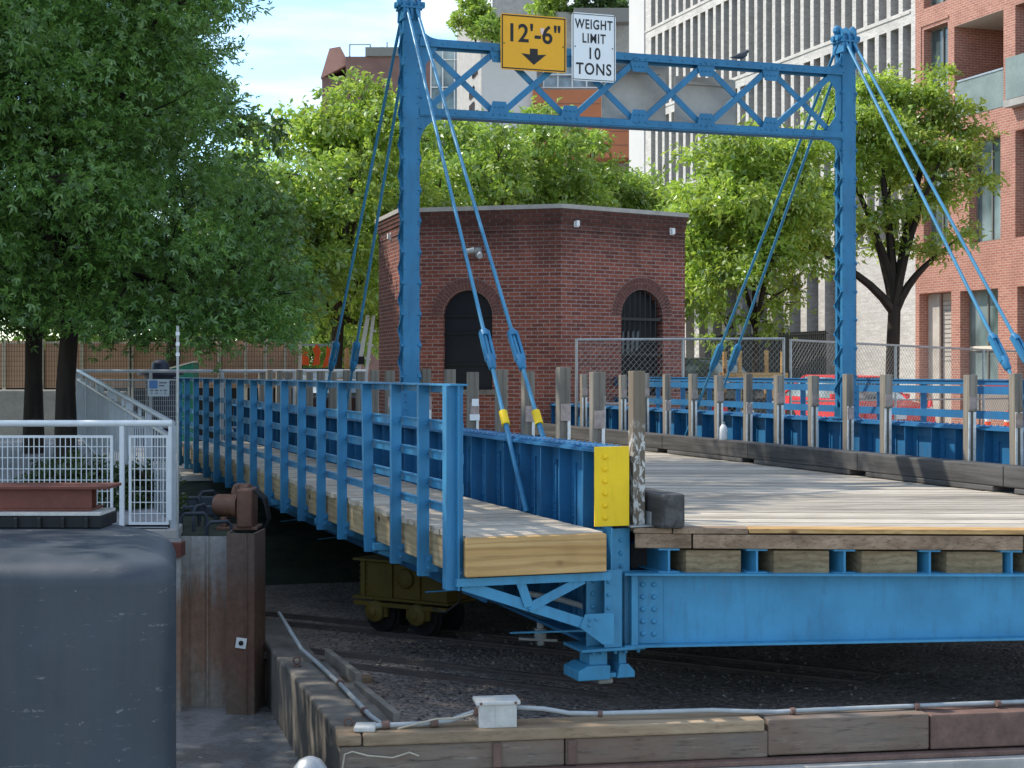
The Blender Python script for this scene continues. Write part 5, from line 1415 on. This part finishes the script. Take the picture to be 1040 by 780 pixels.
    # grey brick office block
    r=thing('grey_brick_building','pale grey brick building with rows of tall narrow deep set windows','building',(root.x,root.y,0),rz)
    ops=[]; pitch=.645
    for k in range(4):
        for i in range(29):
            b=-.22-pitch*i; a=b-.43; ops.append((a,b,5.05+3.3*k,7.93+3.3*k))
    low=[(-.9-1.15*i-.75,-.9-1.15*i,.9,4.35) for i in range(2,16)]
    mb=MB(); facade(mb,-20.8,-.002,GZ,19.5,ops,.46)if False else facade(mb,-20.8,-.002,GZ,19.5,ops+low,.56)
    mb.quad((-20.8,0,GZ),(-20.8,12,GZ),(-20.8,12,19.5),(-20.8,0,19.5)); mb.quad((-20.8,0,19.5),(-.002,0,19.5),(-.002,12,19.5),(-20.8,12,19.5))
    mb.build('brick_wall',[M['greybrick'],M['jambbrick']],r)
    rest=MB()
    for j,(a,b,c,d) in enumerate(ops):
        k,i=divmod(j,29); far=(k==0 and i>10) or (k==3 and i>19)
        g=rest if far else MB(); g.cur=0; g.box(a,b,.50,.54,c,d); g.cur=1; g.box(a+.24,a+.265,.47,.4995,c,d)
        if not far: g.build('window',[M['darkglass'],M['frame']],r)
    rest.build('hidden_windows',[M['darkglass'],M['frame']],r,kind='stuff')
    for a,b,c,d in low: g=MB(); g.box(a,b,.50,.54,c,d); g.build('window',M['darkglass'],r,label='dark ground floor window')
    g=MB()
    for i,k in enumerate(range(4)): g.box(-19.4,-.25,-.03,-.003,4.93+3.3*k,5.0+3.3*k)
    g.build('sill_course',M['greybrick'],r)
    g=MB(); g.box(-20.83,-19.3,-.05,-.004,7.6,19.5); g.build('end_panel',M['white_wall'],r)
    f=thing('black_fence','black upright bar fence at the foot of the grey brick building','fence',(root.x,root.y,0),rz)
    m=MB()
    for k in range(70): x=-11.5+.12*k; m.box(x-.035,x+.035,-1.1,-1.06,.6,2.4)
    m.build('bars',M['ink'],f); m=MB(); m.box(-11.6,-3.1,-1.15,-1.0,GZ,.62); m.build('base_wall',M['concrete'],f)
    m=MB(); m.box(-11.6,-3.1,-1.12,-1.04,2.3,2.34); m.build('rail',M['ink'],f)
    # pavement on that side
    m=MB(); p=[B(15.5,-10),B(21.25,-10),B(21.25,60),B(15.5,60)]; m.prism([(q.x,q.y,GZ-.1) for q in p],(0,0,.22)); m.build('pavement',M['conc_p'],kind='structure')
M['frame']=plain('bronze_frame',(.19,.18,.16,1),.5,.1,5); M['glass2']=glass('blue_green_glass',(.10,.15,.15,1),refl=(.32,.42,.42)); M['frost']=plain('frosted_green_glass',(.20,.245,.23,1),.5,.25,1.5,spec=.25,bumps=0)
M['ceilg']=plain('balcony_ceiling',(.55,.53,.48,1),.8,.05); M['white_wall']=plain('pale_panel_wall',(.56,.54,.51,1),.8,.06,.6); M['conc_p']=plain('pale_pavement',(.50,.48,.44,1),.9,.12,1.5)
street_buildings()

def far_buildings():
    D=88
    r=thing('terraced_building','pale grey stepped apartment block with orange panels and roof terrace plants','building')
    def bx(m,px0,px1,py0,py1,d0,dep): m.box(PX(px0,d0),PX(px1,d0),d0,d0+dep,PZ(py1,d0),PZ(py0,d0))
    m=MB(); bx(m,489,545,20,420,D,10); m.build('grey_wall',M['white_wall'],r)
    m=MB(); m.prism([(PX(489,D),D-.01,PZ(20,D)),(PX(464,D+9),D+9,PZ(24,D+9)),(PX(464,D+9),D+9,-1),(PX(489,D),D-.01,-1)],(.02,.02,0)); m.build('side_wall',M['concrete'],r)
    m=MB(); bx(m,545,668,12,62,D+1.5,9); m.build('grey_wall',M['concrete'],r)
    m=MB(); bx(m,545,668,62,400,D+2.2,9); m.build('recess_wall',M['white_wall'],r)
    m=MB(); bx(m,541,641,91,160,D-.4,2.5); m.build('orange_panel',M['orangew'],r)
    m=MB()
    for k in range(1,5): bx(m,541,641,91+14*k,91.5+14*k,D-.42,.015)
    m.build('panel_joint',M['rust'],r)
    m=MB(); bx(m,641,668,82,420,D-.2,3); m.build('side_panel',M['concrete'],r)
    g=MB(); bx(g,552,640,66,88,D+2.0,.1); w=g.build('window',M['glass'],r)
    g=MB()
    for k in range(7): x=552+14.6*k; bx(g,x-.7,x+.7,64,90,D+1.7,.2)
    bx(g,550,642,75,76.2,D+1.6,.08); bx(g,550,642,88.2,89.4,D+1.4,.08); g.build('frame',M['sticker'],w)
    for px,py in ((481,92),(481,108),(484,70)):
        g=MB(); 
        a=Vector((PX(489,D),D,0)); b=Vector((PX(464,D+9),D+9,0)); t0=(489-px)/25; p=a.lerp(b,t0-.06); q=a.lerp(b,t0+.12)
        g.prism([(p.x-.03,p.y-.03,PZ(py+5,p.y)),(q.x-.03,q.y-.03,PZ(py+5,p.y)),(q.x-.03,q.y-.03,PZ(py-5,p.y)),(p.x-.03,p.y-.03,PZ(py-5,p.y))],(-.03,-.02,0)); g.build('window',M['darkglass'],r)
    g=MB(); bx(g,583,640,8,22,D-.2,1); g.build('terrace_band',M['frame'],r)
    g=MB(); bx(g,500,545,-30,30,D+6,6); g.build('penthouse_wall',M['concrete'],r)
    g=MB(); bx(g,437,466,52,190,D+12,6); gg=g.build('glass_stair',M['glass2'],r); g=MB()
    for k in range(3): bx(g,437+12*k,438.2+12*k,52,190,D+11.9,.08)
    for k in range(4): bx(g,437,466,60+28*k,61+28*k,D+11.85,.08)
    g.build('frame',M['sticker'],gg)
    # gabled brown block far behind the trees
    D2=120; r=thing('gabled_brick_building','distant brown brick building with small gable and roof deck above the trees','building')
    m=MB(); m.box(PX(327,D2),PX(420,D2),D2,D2+15,-1,PZ(78,D2)); m.box(PX(352,D2),PX(470,D2),D2-.6,D2+12,-1,PZ(59,D2)); m.build('brick_wall',M['fardull'],r)
    m=MB(); m.prism([(PX(326,D2),D2-.3,PZ(80,D2)),(PX(354,D2),D2-.3,PZ(66,D2)),(PX(346,D2),D2-.3,PZ(48,D2)),(PX(335,D2),D2-.3,PZ(50,D2))],(0,9,0)); m.build('gable_roof',M['farroof'],r)
    m=MB(); m.box(PX(372,D2),PX(470,D2),D2-.8,D2+12,PZ(59,D2),PZ(50,D2)); m.build('parapet_band',M['frame'],r)
    m=MB()
    for px in (356,377): m.box(PX(px,D2)-.06,PX(px,D2)+.06,D2-.7,D2-.6,PZ(59,D2),PZ(47,D2))
    m.box(PX(356,D2),PX(377,D2),D2-.7,D2-.6,PZ(47.5,D2),PZ(46.5,D2)); 
    for px,py in ((386,42),(391,37)): m.box(PX(px,D2)-.05,PX(px,D2)+.05,D2+2,D2+2.1,PZ(50,D2),PZ(py,D2))
    m.build('roof_rail',M['greyrail'],r)
M['orangew']=plain('orange_brown_cladding',(.42,.145,.062,1),.7,.12,.7); M['fardull']=plain('dull_brown_brick',(.20,.115,.095,1),.9,.2,1); M['farroof']=plain('pinkish_roof',(.42,.22,.17,1),.8,.15,1)
far_buildings()
# ---------------------------------------------------------------- trees and plants
M['oakleaf']=leafm('oak_leaf',(.085,.195,.038,1),(.22,.385,.075,1),.44,.05)
M['oakleaf2']=leafm('mid_oak_leaf',(.08,.16,.04,1),(.15,.24,.055,1),.42,.05)
M['limeleaf']=leafm('bright_leaf',(.26,.42,.05,1),(.49,.60,.12,1),.52,.05,(1.0,1.0,.75,1))
M['midleaf']=leafm('mid_green_leaf',(.22,.38,.06,1),(.42,.55,.12,1),.52,.05,(1.0,1.0,.7,1))
M['shrubleaf']=leafm('shrub_leaf',(.05,.09,.03,1),(.10,.14,.04,1),.3,.05)
def leaf_mesh(name, pts, axes, nrms, L, Wf, mat, parent, lobes=1, rng=None):
    n=len(pts); wv=np.cross(nrms,axes); wv/=np.linalg.norm(wv,axis=1)[:,None]+1e-9
    V=[];
    for k in range(lobes):
        an=(k-(lobes-1)/2)*math.radians(52); a=axes*math.cos(an)+wv*math.sin(an); w=wv*math.cos(an)-axes*math.sin(an)
        l=L*(1.0 if k==(lobes-1)/2 or lobes==1 else .72); wd=L*Wf*(1 if lobes==1 else .7)
        l=l[:,None]; wd=wd[:,None]
        up=nrms*l*.10
        q=np.stack([pts, pts+a*l*.5+w*wd*.5+up, pts+a*l-up*1.2, pts+a*l*.5-w*wd*.5+up],axis=1); V.append(q)
    V=np.concatenate(V,axis=1).reshape(-1,3) if lobes>1 else V[0].reshape(-1,3)
    nv=len(V); nf=nv//4
    me=bpy.data.meshes.new(name)
    me.vertices.add(nv); me.vertices.foreach_set('co',V.astype(np.float32).ravel())
    me.loops.add(nv); me.loops.foreach_set('vertex_index',np.arange(nv,dtype=np.int32))
    me.polygons.add(nf); me.polygons.foreach_set('loop_start',np.arange(0,nv,4,dtype=np.int32)); me.polygons.foreach_set('loop_total',np.full(nf,4,dtype=np.int32))
    me.materials.append(mat); me.update(); me.validate()
    o=bpy.data.objects.new(name,me); COL.objects.link(o); o.parent=parent
    return o
def unit(a): return a/(np.linalg.norm(a,axis=-1,keepdims=True)+1e-9)
def tree(name,label,base,lobes,nleaf,L,mat,bark,seed,trunk_r=.15,fork=2.0,nlimb=6,flat=.6,Wf=.42,lobecount=1,group=None,droop=.25,upn=1.0,trunk_pts=None,cat='tree',twig=.5,shell=.45,bare=0):
    """lobes: list of (x,y,z,r) relative to base, foliage pads carried on limbs"""
    rng=np.random.default_rng(seed); rnd=random.Random(seed)
    r=thing(name,label,cat,base,0,group)
    lob=np.array(lobes,dtype=float)
    # wood
    m=MB()
    tp=trunk_pts or [(0,0,0),(rnd.uniform(-.05,.05),rnd.uniform(-.05,.05),fork*.5),(rnd.uniform(-.1,.1),rnd.uniform(-.1,.1),fork)]
    k=len(tp); m.tube([(tp[0][0],tp[0][1],tp[0][2]-.3)]+list(tp),[trunk_r*1.5,trunk_r*1.25]+[trunk_r*(1-.18*i/(k-1)) for i in range(1,k)],10)
    top=Vector(tp[-1])
    ang=[2*math.pi*(i+rnd.uniform(-.25,.25))/nlimb for i in range(nlimb)]
    cen=Vector(lob[:,:3].mean(axis=0)); zmax=lob[:,2].max()
    limbs=[]
    idx=list(range(len(lob))); rnd.shuffle(idx)
    # leader + limbs: choose spread-out lobes as limb ends
    ends=[int(np.argmax(lob[:,2]))]
    while len(ends)<min(nlimb,len(lob)):
        d=np.min(np.stack([np.linalg.norm(lob[:,:3]-lob[e,:3],axis=1) for e in ends]),axis=0); ends.append(int(np.argmax(d)))
    for e in ends:
        p=Vector(lob[e,:3]); d=p-top; s=top-Vector((0,0,rnd.uniform(0,.35)*min(fork*.25,1.5)))
        c1=s+Vector((d.x*.25,d.y*.25,abs(d.z)*.45+.25)); c2=s+d*.68+Vector((rnd.uniform(-.25,.25),rnd.uniform(-.25,.25),.15))
        pts=[]
        for i in range(9):
            t=i/8; pts.append(s*(1-t)**3+c1*3*t*(1-t)**2+c2*3*t*t*(1-t)+p*t**3)
        m.tube(pts,[trunk_r*.62*(1-t/8)**.85+.012 for t in range(9)],7,False); limbs.append(pts)
    for i in range(len(lob)):
        if i in ends: continue
        p=Vector(lob[i,:3]); best=None
        for pts in limbs:
            for j in range(2,8):
                dd=(pts[j]-p).length+abs(pts[j].z-p.z)*.4*(1 if pts[j].z>p.z else 0)
                if best is None or dd<best[0]: best=(dd,pts[j],j)
        s=best[1]; d=p-s; mid=s+d*.5+Vector((rnd.uniform(-.15,.15),rnd.uniform(-.15,.15),d.length*.12))
        m.tube([s,s+(mid-s)*.55,mid,mid+(p-mid)*.6,p],[trunk_r*.3*(1-best[2]/9)+.012,trunk_r*.22*(1-best[2]/9)+.011,.018,.013,.008],6,False)
        for q in range(3):
            v=Vector((rnd.uniform(-1,1),rnd.uniform(-1,1),rnd.uniform(-.2,.7))).normalized()*lob[i,3]*.8; m.tube([p*.7+s*.3,p+v*.5,p+v],[.012,.008,.004],5,False)
    m.build('trunk',bark,r,smooth=True,uv=False)
    # leaves grow along short twigs spread through each pad
    per=9; nt=nleaf//per
    wgt=lob[:,3]**2.2; wgt/=wgt.sum(); li=rng.choice(len(lob),nt,p=wgt)
    d=unit(rng.normal(size=(nt,3))); d[:,2]=np.where(d[:,2]<0,d[:,2]*.75,d[:,2])
    rad=lob[li,3]*(shell+(1.02-shell)*rng.random(nt)**.6)
    jit=1+.25*np.sin(d[:,0]*5+li*1.3)*np.cos(d[:,1]*4+li)
    tc=lob[li,:3]+d*(rad*jit)[:,None]*np.array([1,1,flat])
    tdir=unit(d*np.array([1,1,.5])+rng.normal(size=(nt,3))*.45+np.array([0,0,-droop]))
    t=(rng.random((nt,per))-.3)*twig
    pts=tc[:,None,:]+tdir[:,None,:]*t[:,:,None]+rng.normal(size=(nt,per,3))*twig*.10
    ax=unit(tdir[:,None,:]*.7+rng.normal(size=(nt,per,3))*.75+np.array([0,0,-droop]))
    nr=unit(rng.normal(size=(nt,per,3))*.75+np.array([0,0,upn]))
    pts=pts.reshape(-1,3); ax=ax.reshape(-1,3); nr=nr.reshape(-1,3)
    ls=L*(.65+.6*rng.random(len(pts)))
    leaf_mesh('crown',pts,ax,nr,ls,Wf,mat,r,lobecount)
    return r
def crown_lobes(c,Rv,n,lr,seed,zmin=None,hollow=.35,cond=None):
    rnd=random.Random(seed); out=[]; tries=0
    while len(out)<n and tries<4000:
        tries+=1
        v=Vector((rnd.gauss(0,1),rnd.gauss(0,1),rnd.gauss(0,1))).normalized()*(hollow+(1-hollow)*rnd.random()**.5)
        p=(c[0]+v.x*Rv[0],c[1]+v.y*Rv[1],c[2]+v.z*Rv[2])
        if zmin is not None and p[2]<zmin: continue
        if cond and not cond(p): continue
        out.append((*p,lr*rnd.uniform(.7,1.3)))
    return out
def woods():
    # two dark oaks on the promenade
    def lob_px(base,items):     # extra pads given as picture position, distance and radius
        return [(*(P(px,py,D)-Vector(base)),rr) for px,py,D,rr in items]
    b1=(PX(67,19.6),19.6,-.22)
    ex=lob_px(b1,[(265,300,19.2,.75),(285,330,19.0,.5),(240,335,18.8,.6),(215,310,18.6,.7),(190,335,18.4,.6),(150,320,18.2,.7),(105,325,18.3,.6),(250,265,19.5,.7),(225,240,19.3,.8),(275,285,19.6,.5),(160,250,18.4,.9),(200,190,19,.8),(150,120,18.8,1.0),(110,60,18.8,1.0),(150,30,18.8,.8),(60,150,18.2,1.0),(60,250,18.2,1.0),(20,60,18,1.0),(175,-20,19,.7),(40,300,18.4,.7),(190,0,19.2,.45),(185,60,19.2,.6),(90,200,18,.9)])
    l1=ex+crown_lobes((-.1,0,5.9),(3.1,3.3,4.4),46,.95,1,zmin=2.2,cond=lambda p:p[0]<(1.5 if p[2]<3.4 else .7))
    tree('oak_tree','dark green oak with the nearer, right hand trunk of the two promenade oaks',b1,l1,84000,.098,M['oakleaf'],M['bark'],11,.128,2.4,8,.45,.40,3,'oaks on the promenade',.12,1.1,twig=.5)
    b2=(PX(34,21.5),21.5,-.2)
    l2=crown_lobes((-1.2,0,5.6),(3.6,3.2,4.4),48,1.0,2,zmin=1.9)+lob_px(b2,[(10,300,21,.8),(-20,250,21,.9),(0,330,21.4,.6),(60,310,21.5,.7)])
    tree('oak_tree','dark green oak with the further, left hand trunk of the two promenade oaks',b2,l2,48000,.115,M['oakleaf'],M['bark'],12,.128,2.5,8,.45,.40,3,'oaks on the promenade',.12,1.1,twig=.5)
    # unseen oaks added off to the left to shade water and bridge
    for i,(x,y,h,R_) in enumerate(((-10.6,15.4,6.8,4.2),(-10.9,20.8,6.6,4.2),(-15.0,26,7,4.4))):
        l=crown_lobes((0,0,h),(R_,R_,4.6),46,1.15,20+i,zmin=2.2)
        tree('oak_tree',['promenade oak left of the picture, nearest the pier block','promenade oak left of the picture beside the two nearer oaks','promenade oak furthest back on the left of the picture'][i],(x,y,-.22),l,13000,.30,M['oakleaf'],M['bark'],30+i,.2,2.6,7,.6,.5,1,'oaks on the promenade',.3,.75,twig=.8)
    # lighter oak behind them against the sky
    b3=(PX(175,31),31,GZ); l3=crown_lobes((.25,0,5.0),(1.75,2.2,3.3),34,.72,3,zmin=2.0)+lob_px(b3,[(245,215,31,.55),(215,120,31,.6),(250,250,31,.5),(225,170,31,.6),(180,75,31,.6),(215,90,31,.45)])
    tree('broadleaf_tree','mid green tree standing against the sky just behind the dark oaks',b3,l3,26000,.17,M['oakleaf2'],M['bark2'],13,.16,2.4,7,.6,.42,1,None,.3,.8)
    # sunlit trees left of the brick house
    b4=(PX(342,41),41,GZ); l4=crown_lobes((.2,0,5.4),(2.8,2.4,3.3),52,.85,4,zmin=2.2)+lob_px(b4,[(300,200,41,.7),(275,250,40.5,.7),(330,120,41,.7),(355,95,41,.65),(385,110,41,.6),(390,160,41,.7),(310,155,41,.5),(370,80,41.2,.45),(400,95,41,.5)])
    tree('street_tree','sunlit yellow green tree left of the brick house with trunk behind the stay rods',b4,l4,38000,.19,M['limeleaf'],M['bark2'],14,.19,2.9,7,.55,.42,1,None,.25,.8)
    b5=(PX(262,38),38,GZ); l5=crown_lobes((0,0,4.9),(1.7,1.9,2.4),30,.72,5,zmin=2.2)+lob_px(b5,[(250,165,38,.6),(240,215,38,.6),(295,215,38,.6),(305,260,38,.6),(300,310,38,.6),(270,330,38,.5)])
    tree('street_tree','sunlit green tree between the dark oaks and the open sky gap',b5,l5,22000,.19,M['midleaf'],M['bark2'],15,.16,2.5,6,.55,.42,1,None,.25,.8)
    # row of trees behind the house
    for i,(px,D,zc,Rx,Rz,mt,lab) in enumerate(((448,46,6.6,2.5,3.3,'midleaf','green tree behind the left corner of the brick house roof'),(520,50,6.9,2.6,3.2,'midleaf','green tree behind the middle of the brick house, under the amber sign'),(595,53,6.5,2.6,3.2,'midleaf','green tree behind the right corner of the brick house, below the orange wall'),(668,57,6.2,2.6,3.2,'midleaf','green tree behind the house, left of the bright yellow green tree'),(402,50,4.7,1.7,2.9,'limeleaf','sunlit tree just left of the brick house, behind the left portal column'))):
        b=(PX(px,D),D,GZ); l=crown_lobes((0,0,zc),(Rx,2.2,Rz),40,.85,40+i,zmin=2.0)
        tree('street_tree',lab,b,l,22000,.22,M[mt],M['bark2'],50+i,.16,2.5,7,.55,.42,1,'trees behind the brick house',.25,.8)
    for i,(px,D,mt,lab) in enumerate(((40,62,'midleaf','distant tree beyond the tan hoarding at the far left'),(150,66,'midleaf','distant tree beyond the tan hoarding behind the oak trunks'),(235,60,'limeleaf','distant sunlit tree beyond the hoarding, right of the thin pole'),(310,64,'midleaf','distant tree behind the graffiti board'))):
        b=(PX(px,D),D,GZ); l=crown_lobes((0,0,4.6),(2.9,2.2,3.6),36,.95,90+i)
        tree('street_tree',lab,b,l,13000,.30,M[mt],M['bark2'],95+i,.16,2.0,7,.55,.42,1,'distant trees beyond the hoarding',.25,.8)
    # yellow green tree and slim trunk in the timber guard
    b6=(PX(768,35),35,GZ); l6=crown_lobes((-.1,0,4.9),(1.75,1.8,2.2),40,.62,6,zmin=2.1)+lob_px(b6,[(715,250,34.8,.55),(705,290,34.8,.5),(735,320,34.6,.45),(800,310,34.6,.4),(820,270,34.6,.5),(705,215,35,.55),(735,180,35,.55),(790,145,35,.5),(830,150,35,.5),(845,110,35.2,.4),(725,345,34.8,.3),(780,330,34.6,.35),(850,220,35,.5)])
    tree('locust_tree','bright yellow green tree between the brick house and the right portal column',b6,l6,24000,.165,M['limeleaf'],M['bark2'],16,.075,2.6,7,.42,.42,1,None,.2,.9)
    b7=(PX(905,37),37,GZ)
    tp=[(0,0,0),(.02,0,1.2),(.05,0,2.3),(.08,0,3.1)]
    l7=lob_px(b7,[(790,235,36.5,.6),(815,190,36.8,.7),(845,140,37,.7),(860,95,37,.6),(890,85,37.2,.6),(920,100,37.2,.6),(945,125,37,.6),(930,160,37,.7),(965,160,37,.55),(985,135,37,.45),(890,150,37,.7),(860,190,37.3,.6),(885,225,37,.5),(920,215,36.6,.55),(955,200,37,.55),(975,240,36.8,.4),(940,255,36.6,.4),(820,245,37,.5),(955,75,37.2,.35),(875,120,36.2,.6),(915,135,36.2,.6),(965,185,36.4,.4),(985,165,36.6,.3),(835,215,36.4,.5),(905,180,38,.6),(870,165,36.6,.55),(845,255,36.6,.45),(880,120,36.4,.5),(940,95,36.8,.5),(970,110,36.8,.45),(905,250,37.5,.45),(995,185,36.8,.35),(960,150,36.2,.45)])
    tree('locust_tree','street tree with dark forked trunk in front of the red brick building',b7,l7,23000,.16,M['limeleaf2'],M['bark'],17,.175,3.1,8,.38,.42,1,None,.15,1.1,trunk_pts=tp,shell=.3)
    # bushes behind the white railing
    for i,(px,D,py,rr,lab) in enumerate(((88,15.0,500,.38,'low green shrub behind the longer white mesh panel'),(145,15.2,488,.30,'low green shrub behind the corner panel of the white railing'),(60,15.3,470,.30,'leafy shrub at the foot of the oak trunks behind the railing'))):
        b=(PX(px,D),D,-.23); l=[(random.uniform(-.5,.5)*rr*1.6,random.uniform(-.2,.2),random.uniform(.1,.75)*rr*1.6,rr*.55) for k in range(9)]
        tree('shrub',lab,b,l,2200,.07,M['shrubleaf'],M['bark2'],60+i,.02,.15,5,.8,.45,1,'shrubs behind the white railing',.0,.5,cat='shrub',twig=.15)
    # plants on the roof terraces of the stepped block
    for i,(px,py,D,rx,rz,mt,lab) in enumerate(((483,14,88,1.2,1.5,'limeleaf','yellow green bush on the left roof terrace'),(500,32,87,.6,.45,'midleaf','small palm like plant at the terrace edge left of the amber sign'),(590,0,90,1.3,1.1,'oakleaf2','dark hedge plant on the roof terrace above the white sign'),(622,2,90,1.5,.8,'oakleaf2','dark green hedge at the right end of the roof terrace'),(556,6,90,1.0,1.0,'limeleaf','yellow green bush on the roof terrace behind the amber sign'))):
        b=(PX(px,D),D,PZ(py,D)-rz*.9); l=crown_lobes((0,0,rz),(rx,.8,rz),10,.5,70+i)
        tree('terrace_plant',lab,b,l,3500,.28,M[mt],M['bark2'],80+i,.04,.3,5,.8,.4,1,'plants on the roof terraces',.0,.6,cat='plant',twig=.3)
M['limeleaf2']=leafm('yellow_green_leaf',(.25,.40,.05,1),(.47,.58,.12,1),.52,.05,(1.0,1.0,.75,1))
woods()
